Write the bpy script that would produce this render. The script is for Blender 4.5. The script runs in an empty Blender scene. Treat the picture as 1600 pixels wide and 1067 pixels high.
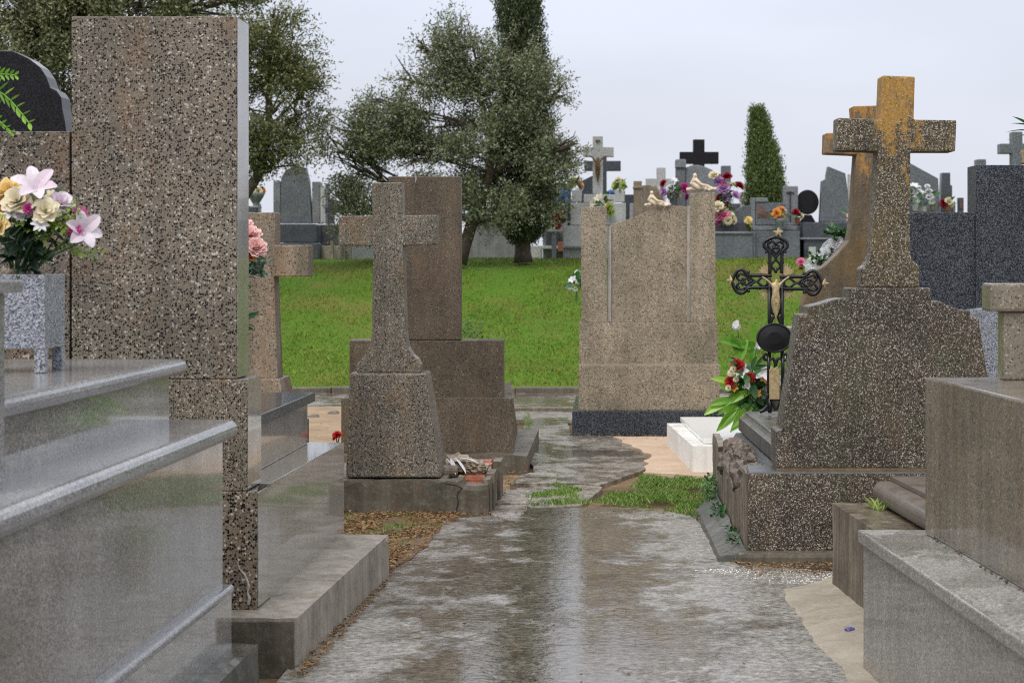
import bpy, bmesh, math, random
import numpy as np
from mathutils import Vector, Matrix, noise
from mathutils.bvhtree import BVHTree
PI = math.pi
random.seed(7)
rng = np.random.default_rng(7)
scene = bpy.context.scene
COL = scene.collection
# ------------------------------------------------------------------ camera geometry (metres from photo measurements)
F = 3000.0; PX = 950.0; PY = 410.0; H = 1.4
def W(x, y, Y):            # photo position + distance -> point in the place
    return Vector(((x - PX) / F * Y, Y, H + (PY - y) / F * Y))
def G(x, y, z=0.0):        # photo position of a point lying at height z
    Y = (H - z) * F / (y - PY)
    return Vector(((x - PX) / F * Y, Y, z))
ORG = {}
def thing(name, label, cat, loc, group=None, kind=None):
    o = bpy.data.objects.new(name, None); COL.objects.link(o)
    o.empty_display_size = 0.1
    o.location = loc; ORG[o] = Vector(loc)
    o['label'] = label; o['category'] = cat
    if group: o['group'] = group
    return o
def tag(o, label=None, cat=None, group=None, kind=None):
    if label: o['label'] = label
    if cat: o['category'] = cat
    if group: o['group'] = group
    if kind: o['kind'] = kind
    return o
class MB:
    def __init__(s): s.v = []; s.f = []
    def add(s, vs, fs):
        n = len(s.v); s.v += [Vector(p) for p in vs]; s.f += [tuple(i + n for i in f) for f in fs]; return s
    def hexa(s, b, t):     # b, t: four points each (bottom loop, top loop)
        return s.add(list(b) + list(t), [(3,2,1,0),(4,5,6,7),(0,1,5,4),(1,2,6,5),(2,3,7,6),(3,0,4,7)])
    def box(s, x0, x1, y0, y1, z0, z1, sh=0.0, top=0.0):
        d = (y1 - y0) * sh; t = top
        return s.hexa([(x0,y0,z0),(x1,y0,z0),(x1+d,y1,z0),(x0+d,y1,z0)], [(x0+t,y0+t,z1),(x1-t,y0+t,z1),(x1+d-t,y1-t,z1),(x0+d+t,y1-t,z1)])
    def pbox(s, x0, y0, x1, y1, Y, d, sh=0.0):   # front rectangle measured in the photo, standing at distance Y
        a = W(x0, y1, Y); b = W(x1, y0, Y)
        return s.box(a.x, b.x, Y, Y + d, a.z, b.z, sh)
    def prism(s, pts, d, sh=0.0):                # pts: front outline as 3D points, extruded back by d
        n = len(pts); pts = [Vector(p) for p in pts]
        back = [p + Vector((d * sh, d, 0)) for p in pts]
        fs = [tuple(range(n)), tuple(range(2*n-1, n-1, -1))]
        fs += [(i, i+n, (i+1) % n + n, (i+1) % n) for i in range(n)]
        return s.add(pts + back, fs)
    def outline(s, px, Y, d, sh=0.0): return s.prism([W(x, y, Y) for x, y in px], d, sh)
    def plan(s, pts, z0, z1):                    # pts (x,y) plan polygon
        n = len(pts)
        fs = [tuple(range(n-1, -1, -1)), tuple(range(n, 2*n))] + [(i, (i+1) % n, (i+1) % n + n, i + n) for i in range(n)]
        return s.add([(p[0], p[1], z0) for p in pts] + [(p[0], p[1], z1) for p in pts], fs)
    def tube(s, path, r, n=8, cap=True):
        path = [Vector(p) for p in path]; m = len(path)
        rs = r if isinstance(r, (list, tuple)) else [r] * m
        vs = []; up = Vector((0.13, 0.31, 0.94)).normalized()
        for i, p in enumerate(path):
            t = (path[min(i+1, m-1)] - path[max(i-1, 0)]).normalized()
            a = t.cross(up)
            if a.length < 0.05: a = t.cross(Vector((1, 0, 0)))
            a.normalize(); b = t.cross(a)
            for k in range(n):
                q = 2 * PI * k / n; vs.append(p + (a * math.cos(q) + b * math.sin(q)) * rs[i])
        fs = [(i*n+k, i*n+(k+1) % n, (i+1)*n+(k+1) % n, (i+1)*n+k) for i in range(m-1) for k in range(n)]
        if cap: fs += [tuple(range(n-1, -1, -1)), tuple(range((m-1)*n, m*n))]
        return s.add(vs, fs)
    def lathe(s, c, prof, n=20, sx=1.0, sy=1.0):  # prof: (r, z)
        c = Vector(c); vs = []
        for r, z in prof:
            for k in range(n):
                q = 2*PI*k/n; vs.append(c + Vector((r*math.cos(q)*sx, r*math.sin(q)*sy, z)))
        m = len(prof)
        fs = [(i*n+k, i*n+(k+1) % n, (i+1)*n+(k+1) % n, (i+1)*n+k) for i in range(m-1) for k in range(n)]
        fs += [tuple(range(n-1, -1, -1)), tuple(range((m-1)*n, m*n))]
        return s.add(vs, fs)
    def rock(s, c, r, amp=0.35, sub=2, sc=(1,1,1), seed=0.0, freq=1.6):
        bm = bmesh.new(); bmesh.ops.create_icosphere(bm, subdivisions=sub, radius=1.0)
        vs = []
        for v in bm.verts:
            n = noise.noise(v.co * freq + Vector((seed, seed*1.7, -seed)))
            n2 = noise.noise(v.co * freq * 2.7 + Vector((seed, seed, seed)))
            q = v.co * (1 + amp * n + amp * .5 * n2)
            vs.append(Vector(c) + Vector((q.x*sc[0], q.y*sc[1], q.z*sc[2])) * r)
        fs = [tuple(v.index for v in f.verts) for f in bm.faces]; bm.free()
        return s.add(vs, fs)
    def petal(s, c, ax, rad, L, w, th0, th1, cup=0.25, ns=4):
        ax = Vector(ax).normalized(); rad = Vector(rad); rad = (rad - ax * rad.dot(ax)).normalized(); tg = ax.cross(rad)
        vs = []; p = Vector(c); 
        for i in range(ns + 1):
            t = i / ns; th = th0 + (th1 - th0) * t
            d = ax * math.cos(th) + rad * math.sin(th); nrm = ax * math.sin(th) - rad * math.cos(th)
            if i: p = p + d * (L / ns)
            ww = w * (math.sin(PI * min(1, .12 + .80 * t)) ** .7) * (1 if i < ns else .55)
            for j in (-1, 0, 1):
                vs.append(p + tg * (j * ww) + nrm * (abs(j) * cup * ww))
        fs = [(i*3+j, i*3+j+1, i*3+j+4, i*3+j+3) for i in range(ns) for j in (0, 1)]
        return s.add(vs, fs)
    def rose(s, c, ax, r, n=(4, 6, 8), seed=0):
        ax = Vector(ax).normalized(); q = ax.orthogonal().normalized(); rr = random.Random(seed)
        for k, m in enumerate(n):
            f = (k + 1) / len(n)
            for i in range(m):
                a = 2*PI*i/m + k * .7 + rr.uniform(-.2, .2)
                rad = Matrix.Rotation(a, 3, ax) @ q
                s.petal(Vector(c) - ax * r * .35, ax, rad, r * (.95 + .25 * f), r * (.28 + .3 * f), .25 + .9 * f * f, (.05 + 1.25 * f) + rr.uniform(-.15, .3), .35, 3)
        return s
    def lily(s, c, ax, L, m=6, w=.2, seed=0, spread=1.0):
        ax = Vector(ax).normalized(); q = ax.orthogonal().normalized(); rr = random.Random(seed)
        for i in range(m):
            rad = Matrix.Rotation(2*PI*i/m + rr.uniform(-.15, .15), 3, ax) @ q
            s.petal(c, ax, rad, L * rr.uniform(.85, 1.1), L * w, .45 * spread, 1.5 * spread + rr.uniform(-.2, .3), .3, 5)
        return s
    def leaf(s, c, d, L, w, droop=.4, fold=.3, ns=5, up=None):
        d = Vector(d).normalized(); up0 = up; up = Vector((0, 0, 1)) if up is None else Vector(up)
        if abs(d.z) > .9 and up0 is None: up = Vector((0, -1, .2)).normalized()
        sd = d.cross(up).normalized(); p = Vector(c); vs = []
        for i in range(ns + 1):
            t = i / ns
            if i: d = (d - Vector((0, 0, 1)) * droop / ns).normalized(); p = p + d * (L / ns)
            nn = sd.cross(d)
            ww = w * math.sin(PI * (.06 + .92 * t)) ** .8
            for j in (-1, 0, 1): vs.append(p + sd * j * ww + nn * abs(j) * fold * ww)
        return s.add(vs, [(i*3+j, i*3+j+1, i*3+j+4, i*3+j+3) for i in range(ns) for j in (0, 1)])
    def build(s, name, mat, parent=None, bevel=0.0, smooth=False, rough=None, loc=None, keep=False):
        bm = bmesh.new()
        vv = [bm.verts.new(p) for p in s.v]
        for f in s.f:
            try: bm.faces.new([vv[i] for i in f])
            except ValueError: pass
        if not keep: bmesh.ops.recalc_face_normals(bm, faces=bm.faces)
        if bevel > 0:
            es = [e for e in bm.edges if len(e.link_faces) == 2 and e.calc_face_angle(0) > 0.6]
            bmesh.ops.bevel(bm, geom=es, offset=bevel, segments=2, profile=0.6, affect='EDGES', clamp_overlap=True)
        if rough:
            size, amp, fr = rough
            bmesh.ops.triangulate(bm, faces=[f for f in bm.faces if len(f.verts) > 4])
            for it in range(7):
                es = [e for e in bm.edges if e.calc_length() > size * 1.6]
                if not es or len(bm.verts) > 60000: break
                bmesh.ops.subdivide_edges(bm, edges=es, cuts=1, use_grid_fill=True)
            bmesh.ops.triangulate(bm, faces=bm.faces)
            for v in bm.verts:
                q = v.co * fr
                n = noise.noise(q) + .5 * noise.noise(q * 2.3) + .25 * noise.noise(q * 5.1)
                e = 1.0
                if len(v.link_edges) and max((ee.calc_face_angle(0) if len(ee.link_faces) == 2 else 0) for ee in v.link_edges) > .5:
                    e = 1.0; n = -abs(n) * 1.9
                v.co = v.co + v.normal * n * amp * e
        if parent is not None: o0 = ORG[parent]
        elif loc is not None: o0 = Vector(loc)
        else:
            xs = [v.co.x for v in bm.verts]; ys = [v.co.y for v in bm.verts]; zs = [v.co.z for v in bm.verts]
            o0 = Vector(((min(xs)+max(xs))/2, (min(ys)+max(ys))/2, min(zs)))
        for v in bm.verts: v.co -= o0
        me = bpy.data.meshes.new(name); bm.to_mesh(me); bm.free()
        if isinstance(mat, (list, tuple)):
            for m in mat: me.materials.append(m)
        else: me.materials.append(mat)
        if smooth:
            me.shade_smooth()
        o = bpy.data.objects.new(name, me); COL.objects.link(o)
        if parent is not None: o.parent = parent
        else: o.location = o0
        ORG[o] = o0
        return o
def np_mesh(name, V, Fq, mat, parent=None, loc=(0,0,0)):   # V (N,3), Fq (M,k)
    o0 = ORG[parent] if parent is not None else Vector(loc)
    V = np.asarray(V, dtype=np.float32) - np.array(o0, dtype=np.float32)
    me = bpy.data.meshes.new(name); k = Fq.shape[1]
    me.vertices.add(len(V)); me.vertices.foreach_set('co', V.ravel())
    me.loops.add(Fq.size); me.loops.foreach_set('vertex_index', Fq.astype(np.int32).ravel())
    me.polygons.add(len(Fq)); me.polygons.foreach_set('loop_start', np.arange(0, Fq.size, k, dtype=np.int32))
    me.update(calc_edges=True); me.materials.append(mat)
    o = bpy.data.objects.new(name, me); COL.objects.link(o)
    if parent is not None: o.parent = parent
    else: o.location = o0
    ORG[o] = o0
    return o
def leaf_quads(P, D, L, Wd):     # diamond leaves at P pointing along D
    N = len(P); D = D / np.linalg.norm(D, axis=1, keepdims=True)
    R = rng.normal(size=(N, 3)); S = np.cross(D, R); S /= np.linalg.norm(S, axis=1, keepdims=True)
    L = np.broadcast_to(L, (N,))[:, None]; Wd = np.broadcast_to(Wd, (N,))[:, None]
    NN = np.cross(D, S)
    V = np.stack([P, P + D*L*.45 + S*Wd*.5 + NN*Wd*.12, P + D*L, P + D*L*.45 - S*Wd*.5 + NN*Wd*.12], 1).reshape(-1, 3)
    return V, np.arange(4*N).reshape(N, 4)
# ------------------------------------------------------------------ materials
class NT:
    def __init__(s, name):
        s.m = bpy.data.materials.new(name); s.m.use_nodes = True; s.t = s.m.node_tree; s.t.nodes.clear()
        s.out = s.n('ShaderNodeOutputMaterial'); s.b = s.n('ShaderNodeBsdfPrincipled')
        s.t.links.new(s.b.outputs[0], s.out.inputs[0])
    def n(s, t, **k):
        x = s.t.nodes.new(t)
        for a, b in k.items(): setattr(x, a, b)
        return x
    def put(s, sock, v):
        if v is None: return
        if isinstance(v, bpy.types.NodeSocket): s.t.links.new(v, sock)
        elif isinstance(v, (tuple, list)) and len(v) == 3 and sock.type == 'RGBA': sock.default_value = (*v, 1)
        else: sock.default_value = v
    def coord(s, scale=(1,1,1), kind='Object', loc=(0,0,0)):
        c = s.n('ShaderNodeTexCoord'); m = s.n('ShaderNodeMapping'); s.put(m.inputs['Vector'], c.outputs[kind])
        m.inputs['Scale'].default_value = scale; m.inputs['Location'].default_value = loc; return m.outputs[0]
    def noise(s, v, scale, detail=4, rough=.55, dist=0):
        x = s.n('ShaderNodeTexNoise'); s.put(x.inputs['Vector'], v); x.inputs['Scale'].default_value = scale
        x.inputs['Detail'].default_value = detail; x.inputs['Roughness'].default_value = rough; x.inputs['Distortion'].default_value = dist
        return x.outputs['Fac']
    def vor(s, v, scale, feat='F1', rnd=1.0):
        x = s.n('ShaderNodeTexVoronoi', feature=feat); s.put(x.inputs['Vector'], v); x.inputs['Scale'].default_value = scale
        x.inputs['Randomness'].default_value = rnd; return x
    def math(s, op, a, b=None, c=None, clamp=False):
        x = s.n('ShaderNodeMath', operation=op, use_clamp=clamp); s.put(x.inputs[0], a)
        if b is not None: s.put(x.inputs[1], b)
        if c is not None: s.put(x.inputs[2], c)
        return x.outputs[0]
    def mr(s, v, a, b, c=0., d=1., smooth=False):
        x = s.n('ShaderNodeMapRange'); x.clamp = True
        if smooth: x.interpolation_type = 'SMOOTHSTEP'
        for i, q in enumerate((v, a, b, c, d)): s.put(x.inputs[i], q)
        return x.outputs[0]
    def mix(s, f, a, b, mode='MIX'):
        x = s.n('ShaderNodeMix', data_type='RGBA', blend_type=mode); s.put(x.inputs[0], f); s.put(x.inputs[6], a); s.put(x.inputs[7], b); return x.outputs[2]
    def mixf(s, f, a, b):
        x = s.n('ShaderNodeMix', data_type='FLOAT'); s.put(x.inputs[0], f); s.put(x.inputs[2], a); s.put(x.inputs[3], b); return x.outputs[0]
    def ramp(s, v, stops, const=False):
        x = s.n('ShaderNodeValToRGB'); s.put(x.inputs[0], v); cr = x.color_ramp
        if const: cr.interpolation = 'CONSTANT'
        while len(cr.elements) < len(stops): cr.elements.new(.5)
        for e, (p, c) in zip(cr.elements, stops): e.position = p; e.color = (*c, 1)
        return x.outputs[0]
    def sep(s, v):
        x = s.n('ShaderNodeSeparateXYZ'); s.put(x.inputs[0], v); return x.outputs
    def sepc(s, v):
        x = s.n('ShaderNodeSeparateColor'); s.put(x.inputs[0], v); return x.outputs
    def nz(s):
        g = s.n('ShaderNodeNewGeometry'); return s.sep(g.outputs['Normal'])[2]
    def island(s):
        return s.n('ShaderNodeNewGeometry').outputs['Random Per Island']
    def bump(s, h, strength=.3, dist=.002):
        x = s.n('ShaderNodeBump'); s.put(x.inputs['Height'], h); x.inputs['Strength'].default_value = strength; x.inputs['Distance'].default_value = dist
        s.put(s.b.inputs['Normal'], x.outputs[0]); return x.outputs[0]
    def done(s, col=None, rough=None, **k):
        s.put(s.b.inputs['Base Color'], col); s.put(s.b.inputs['Roughness'], rough)
        for a, b in k.items(): s.put(s.b.inputs[a.replace('_', ' ')], b)
        return s.m
def stone(name, matrix, chips, scale=110, size=.42, rust=None, lich=None, streak=.35, macro=.35, rough=.55, wet=.14, bump=.25, fine=None, moss=0, spec=.3, cover=(.30,.62), coat=0):
    t = NT(name); co = t.coord()
    col = matrix
    jit = t.n('ShaderNodeVectorMath', operation='ADD'); nv = t.n('ShaderNodeTexNoise'); t.put(nv.inputs['Vector'], co); nv.inputs['Scale'].default_value = scale * 1.3; nv.inputs['Detail'].default_value = 1
    sc = t.n('ShaderNodeVectorMath', operation='SCALE'); t.put(sc.inputs[0], nv.outputs['Color']); sc.inputs['Scale'].default_value = .9 / scale
    t.put(jit.inputs[0], co); t.put(jit.inputs[1], sc.outputs[0]); cj = jit.outputs[0]
    last = None
    for k, (s2, f2) in enumerate(((2.4, .8), (1.0, 1.0))):
        v = t.vor(cj, scale * s2); rc = t.sepc(v.outputs['Color'])
        stops = []; p = 0
        for fr, c in chips: stops.append((p, c)); p += fr
        ch = t.ramp(rc[0], stops, True)
        thr = t.mr(rc[1], 0, 1, cover[0] * f2 * size / .45, cover[1] * f2 * size / .45)
        msk = t.mr(t.math('SUBTRACT', thr, v.outputs['Distance']), -.03, .05)
        col = t.mix(msk, col, ch); last = msk
    mac = t.mr(t.noise(co, 2.2, 6, .62), .3, .7, 1 - macro, 1 + macro * .75)
    col = t.mix(1.0, col, mac, 'MULTIPLY')
    if streak:
        st = t.noise(t.coord((7, 7, .7)), 1.4, 6, .65)
        col = t.mix(1.0, col, t.mr(st, .35, .68, 1 - streak, 1.12), 'MULTIPLY')
    if rust:
        rn = t.noise(t.coord((3.6, 3.6, 1.7), loc=(3, 1, 7)), 1.3, 7, .68)
        col = t.mix(t.mr(rn, rust[1], rust[1] + .16, 0, rust[2]), col, t.mix(.55, col, rust[0]))
    if moss:
        mn = t.noise(t.coord((2, 2, 1.2), loc=(9, 2, 4)), 1.6, 7, .7)
        col = t.mix(t.mr(mn, .48, .66, 0, moss), col, (.05, .06, .025))
    if lich:   # orange crust that grows towards the top of the stone
        z = t.sep(co)[2]; x = t.sep(co)[0]
        ln = t.noise(t.coord((8, 8, 3.2), loc=(2, 5, 1)), 1.2, 7, .7)
        hgt = t.mr(z, lich[1], lich[2], -.26, .16)
        if len(lich) > 5: hgt = t.math('SUBTRACT', hgt, t.mr(t.math('ABSOLUTE', t.math('SUBTRACT', x, lich[6])), lich[5] * .5, lich[5] * 1.6, 0, .2))
        lf_ = t.noise(co, 38, 5, .75); lm = t.mr(t.math('ADD', t.math('ADD', ln, hgt), t.mr(lf_, .3, .7, -.09, .09)), .50, .60, 0, lich[3])
        fn = t.noise(co, 60, 3, .6)
        lc = t.mix(t.mr(fn, .35, .65), lich[0], lich[4])
        col = t.mix(lm, col, t.mix(t.mr(last, 0, 1, .95, .7), col, lc))
    fn = t.noise(co, 90, 4, .65)
    col = t.mix(1.0, col, t.mr(fn, .3, .7, .82, 1.15), 'MULTIPLY')
    nz = t.nz()
    r = t.mixf(t.mr(nz, .4, .9), t.mr(fn, .3, .7, rough - .1, rough + .12), t.mr(t.noise(co, 9, 4), .35, .6, wet, wet + .22))
    h = t.math('ADD', t.noise(co, 55, 5, .7), t.math('MULTIPLY', last, .25))
    t.bump(h, bump, .0022)
    if coat: t.b.inputs['Coat Weight'].default_value = coat; t.b.inputs['Coat Roughness'].default_value = .12
    return t.done(col, r, Specular_IOR_Level=spec)
def granite(name, a, b, c, scale=330, rough=.16, macro=.15, wet=.08, dirt=0.0, bump=.05, wave=.012, coat=0, water=0.0, spec=.5):
    t = NT(name); co = t.coord()
    v = t.vor(co, scale); rc = t.sepc(v.outputs['Color'])
    n1 = t.noise(co, scale * .55, 3, .6)
    col = t.ramp(t.math('ADD', t.math('MULTIPLY', rc[0], .55), t.math('MULTIPLY', n1, .5)), [(.22, a), (.5, b), (.8, c)])
    col = t.mix(1.0, col, t.mr(t.noise(co, 2.5, 5, .6), .3, .7, 1 - macro, 1 + macro), 'MULTIPLY')
    r0 = t.mr(t.noise(co, 5, 5, .65), .35, .65, rough * .75, rough * 1.5)
    if dirt:
        d = t.noise(t.coord((6, 6, .8)), 1.5, 6, .7)
        col = t.mix(t.mr(d, .45, .7, 0, dirt), col, (.16, .145, .12))
        r0 = t.math('ADD', r0, t.mr(d, .45, .7, 0, dirt * .2))
    r = t.mixf(t.mr(t.nz(), .4, .9), r0, wet)
    if water:      # rain water lying on the flat top in irregular patches
        wn = t.mr(t.noise(t.coord((3, 1.6, 1)), 2.2, 5, .6, .6), .47, .53, 0, 1, True)
        r = t.mixf(t.mr(t.nz(), .8, .95), r0, t.mixf(wn, .5, .07))
    h = t.math('ADD', t.math('MULTIPLY', t.noise(co, 5, 3), wave * 20), t.noise(co, 120, 3, .6))
    t.bump(h, bump, .0015)
    if spec != .5: t.b.inputs['Specular IOR Level'].default_value = spec
    if coat: t.b.inputs['Coat Weight'].default_value = coat; t.b.inputs['Coat Roughness'].default_value = .045
    return t.done(col, r)
def concrete(name, base, dark, light=(.42,.4,.36), streak=.4, rough=.7, wet=.2, moss=0.3, bump=.5, horiz=False, red=0):
    t = NT(name); co = t.coord()
    n = t.noise(co, 3.5, 8, .68); f = t.noise(co, 45, 6, .7)
    col = t.mix(t.mr(n, .35, .65), base, dark)
    col = t.mix(t.mr(f, .52, .72, 0, .5), col, light)
    v = t.vor(co, 70); col = t.mix(t.mr(v.outputs['Distance'], .1, .22, .35, 0), col, dark)
    s = t.noise(t.coord((14, 14, .9) if not horiz else (1, 1, 26)), 1.3, 6, .7)
    col = t.mix(1.0, col, t.mr(s, .34, .66, 1 - streak, 1.1), 'MULTIPLY')
    if moss: col = t.mix(t.mr(t.noise(co, 4.2, 8, .72), .5, .68, 0, moss), col, (.055, .06, .03))
    if red: col = t.mix(t.mr(t.noise(co, 5.2, 6, .7), .58, .68, 0, red), col, (.2, .075, .03))
    r = t.mixf(t.mr(t.nz(), .5, .9), rough, t.mr(t.noise(co, 6, 5), .38, .62, wet, wet + .35))
    t.bump(t.math('ADD', f, t.math('MULTIPLY', t.noise(co, 14, 5, .6), .8)), bump, .004)
    return t.done(col, r)
def plain(name, col, rough=.5, var=.2, scale=60, **k):
    t = NT(name); co = t.coord(); n = t.noise(co, scale, 4, .6)
    c = t.mix(1.0, col, t.mr(n, .3, .7, 1 - var, 1 + var), 'MULTIPLY'); t.bump(n, .15, .001)
    return t.done(c, rough, **k)
def leafmat(name, cols, rough=.45, trans=.25, br=None):
    t = NT(name); r = t.island(); n = t.noise(t.coord(), 1.1, 3)
    f = t.math('ADD', t.math('MULTIPLY', r, .75), t.math('MULTIPLY', n, .35))
    m = len(cols); c = t.ramp(f, [(.08 + .84 * i / (m - 1), q) for i, q in enumerate(cols)])
    t.put(t.b.inputs['Base Color'], c); t.b.inputs['Roughness'].default_value = rough
    tr = t.n('ShaderNodeBsdfTranslucent'); t.put(tr.inputs[0], c); mx = t.n('ShaderNodeMixShader'); mx.inputs[0].default_value = trans
    t.t.links.new(t.b.outputs[0], mx.inputs[1]); t.t.links.new(tr.outputs[0], mx.inputs[2]); t.t.links.new(mx.outputs[0], t.out.inputs[0])
    return t.m
M = {}
# chips: brown, black, pale ...
M['terra_b'] = stone('terrazzo_brown', (.21,.18,.14), [(.30,(.20,.165,.12)),(.44,(.006,.006,.006)),(.14,(.13,.11,.085)),(.12,(.46,.43,.38))], 136, .46, rust=((.32,.16,.06), .53, .5), streak=.2, macro=.34, rough=.42)
M['terra_b2'] = stone('terrazzo_coarse', (.19,.16,.125), [(.30,(.19,.155,.115)),(.42,(.006,.006,.006)),(.17,(.10,.08,.055)),(.11,(.48,.45,.38))], 125, .48, rust=((.3,.12,.04), .54, .5), streak=.2, macro=.25, rough=.42)
M['terra_d'] = stone('terrazzo_grey_brown', (.19,.165,.13), [(.30,(.21,.18,.14)),(.40,(.008,.008,.007)),(.16,(.12,.10,.08)),(.14,(.44,.41,.36))], 142, .46, rust=((.27,.14,.04), .5, .6), streak=.3, macro=.3, rough=.45, moss=.25)
M['terra_e'] = stone('terrazzo_dark_brown', (.11,.085,.06), [(.4,(.13,.098,.065)),(.3,(.028,.024,.019)),(.2,(.09,.072,.05)),(.1,(.24,.21,.17))], 150, .45, rust=((.18,.11,.05), .5, .35), streak=.25, macro=.3, rough=.45)
M['terra_f'] = stone('terrazzo_beige', (.30,.25,.18), [(.4,(.31,.255,.18)),(.28,(.065,.052,.04)),(.2,(.19,.15,.105)),(.12,(.48,.43,.35))], 115, .42, rust=((.30,.2,.11), .54, .25), streak=.15, macro=.25, rough=.5, moss=.25)
M['terra_c'] = stone('terrazzo_tan', (.29,.235,.175), [(.4,(.32,.25,.18)),(.25,(.08,.065,.05)),(.2,(.2,.16,.12)),(.15,(.42,.38,.32))], 100, .42, rust=((.33,.17,.05), .48, .6), streak=.4, macro=.3, rough=.5, moss=.3)
M['terra_h'] = stone('terrazzo_dark_white_chips', (.052,.042,.033), [(.24,(.08,.062,.045)),(.27,(.009,.008,.007)),(.21,(.16,.13,.095)),(.28,(.42,.385,.33))], 190, .46, rust=((.2,.12,.06), .52, .4), streak=.06, macro=.4, rough=.42, moss=.45)
M['terra_n'] = stone('terrazzo_umber', (.20,.17,.125), [(.4,(.215,.18,.13)),(.22,(.06,.05,.038)),(.2,(.15,.125,.09)),(.18,(.36,.33,.27))], 130, .42, rust=((.2,.12,.05), .5, .4), streak=.25, macro=.3, rough=.4, coat=.6)
OR = (.50,.255,.045); OR2 = (.31,.19,.05)
M['lich_j'] = stone('lichened_terrazzo', (.11,.09,.055), [(.24,(.17,.13,.06)),(.36,(.010,.010,.010)),(.16,(.08,.065,.045)),(.24,(.46,.42,.36))], 165, .48, rust=((.30,.2,.07), .5, .35), lich=(OR, .12, .95, .92, OR2, .13, 0.02), streak=.2, macro=.3, rough=.6, moss=.1)
M['lich_k'] = stone('lichened_concrete', (.16,.125,.085), [(.4,(.17,.125,.08)),(.2,(.06,.05,.04)),(.2,(.12,.09,.06)),(.2,(.24,.2,.15))], 120, .42, rust=((.3,.17,.05), .42, .6), lich=((.52,.24,.04), .25, 1.35, .85, (.34,.19,.06)), streak=.35, macro=.35, rough=.65, moss=.35)
M['gr_a'] = granite('wet_grey_granite', (.06,.06,.06), (.175,.17,.163), (.42,.41,.39), 230, .16, .3, .08, dirt=.45, bump=.03, wave=.03, coat=.75)
M['gr_cop'] = granite('coping_granite', (.09,.09,.095), (.22,.22,.225), (.42,.42,.43), 260, .16, .15, .12, bump=.08)
M['gr_slab'] = granite('slab_granite', (.11,.105,.10), (.25,.24,.22), (.45,.43,.4), 220, .3, .2, .1, dirt=.3, bump=.06, water=1)
M['gr_wall'] = granite('matt_wall_granite', (.10,.095,.085), (.23,.215,.19), (.42,.40,.36), 200, .42, .18, .3, dirt=.5, bump=.1, coat=.5)
M['gr_warm'] = granite('warm_polished_granite', (.10,.09,.078), (.21,.19,.165), (.36,.33,.295), 240, .2, .2, .09, dirt=.3, bump=.04, wave=.02, coat=.8)
M['gr_dark'] = granite('dark_granite', (.006,.007,.009), (.022,.025,.032), (.13,.145,.165), 230, .25, .15, .1, bump=.04)
M['gr_black'] = granite('black_granite', (.006,.006,.007), (.014,.014,.016), (.03,.03,.034), 260, .16, .15, .1, bump=.02)
M['gr_mid'] = granite('mid_grey_granite', (.035,.04,.048), (.085,.095,.11), (.18,.2,.22), 120, .4, .2, .2, dirt=.2, bump=.05)
M['gr_mid2'] = granite('grey_granite', (.07,.075,.082), (.15,.16,.17), (.27,.28,.3), 120, .4, .2, .2, dirt=.3, bump=.05)
M['gr_dark'].node_tree.nodes['Principled BSDF'].inputs['Specular IOR Level'].default_value = .2
M['gr_black'].node_tree.nodes['Principled BSDF'].inputs['Specular IOR Level'].default_value = .12
M['gr_deep'] = granite('charcoal_granite', (.018,.022,.03), (.04,.048,.06), (.09,.10,.12), 120, .3, .2, .15, dirt=.15, bump=.05)
M['gr_light'] = granite('light_grey_granite', (.2,.2,.2), (.4,.4,.395), (.6,.6,.6), 160, .35, .15, .2, dirt=.25, bump=.05)
M['gr_pl'] = granite('pale_speckled_granite', (.03,.035,.045), (.21,.225,.255), (.48,.50,.55), 290, .28, .12, .15, bump=.04)
M['conc'] = concrete('kerb_concrete', (.40,.36,.305), (.25,.22,.175), (.6,.56,.5), streak=.35, moss=.2, wet=.38)
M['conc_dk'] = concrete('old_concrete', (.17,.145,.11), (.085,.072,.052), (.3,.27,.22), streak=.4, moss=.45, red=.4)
M['conc_st'] = concrete('stained_concrete', (.27,.22,.16), (.14,.11,.075), (.4,.37,.3), streak=.65, moss=.3, wet=.15)
M['conc_roll'] = concrete('smooth_wet_lid', (.15,.125,.10), (.10,.082,.065), (.24,.21,.18), streak=.0, moss=.1, rough=.35, wet=.14, bump=.15)
M['conc_gn'] = concrete('mossy_concrete', (.12,.115,.095), (.05,.052,.045), (.22,.21,.18), streak=.3, moss=.6, wet=.12)
M['conc_lt'] = concrete('dry_cement', (.37,.325,.26), (.25,.215,.165), (.5,.46,.38), streak=.1, moss=.08, wet=.7)
M['conc_gy'] = concrete('weathered_grey_wall', (.22,.22,.22), (.12,.12,.125), (.5,.5,.5), streak=.4, moss=.15)
M['mortar'] = concrete('pale_mortar', (.50,.48,.45), (.34,.31,.27), (.62,.6,.57), streak=.45, moss=.15)
M['ochre'] = concrete('ochre_stain', (.24,.16,.075), (.12,.08,.04), (.35,.25,.12), streak=.2, moss=.2)
M['marble'] = plain('white_marble', (.78,.78,.76), .22, .05, 12)
M['whitewash'] = concrete('whitewashed_cement', (.84,.83,.80), (.74,.72,.68), (.85,.85,.83), streak=.12, moss=.03, bump=.3)
M['brick'] = concrete('red_brick', (.40,.13,.075), (.26,.09,.05), (.5,.24,.17), streak=.15, moss=.08, bump=.6)
M['rubble'] = concrete('mortar_rubble', (.40,.34,.27), (.22,.17,.12), (.6,.55,.47), streak=.1, moss=.1, bump=.9, wet=.5)
M['rubble_dk'] = concrete('dark_rubble', (.17,.13,.10), (.055,.042,.032), (.30,.25,.2), streak=.1, moss=.3, bump=.9, wet=.3)
M['slate'] = plain('wet_slate', (.08,.083,.09), .25, .4, 20)
M['iron'] = plain('black_painted_iron', (.008,.008,.009), .32, .3, 80)
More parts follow.
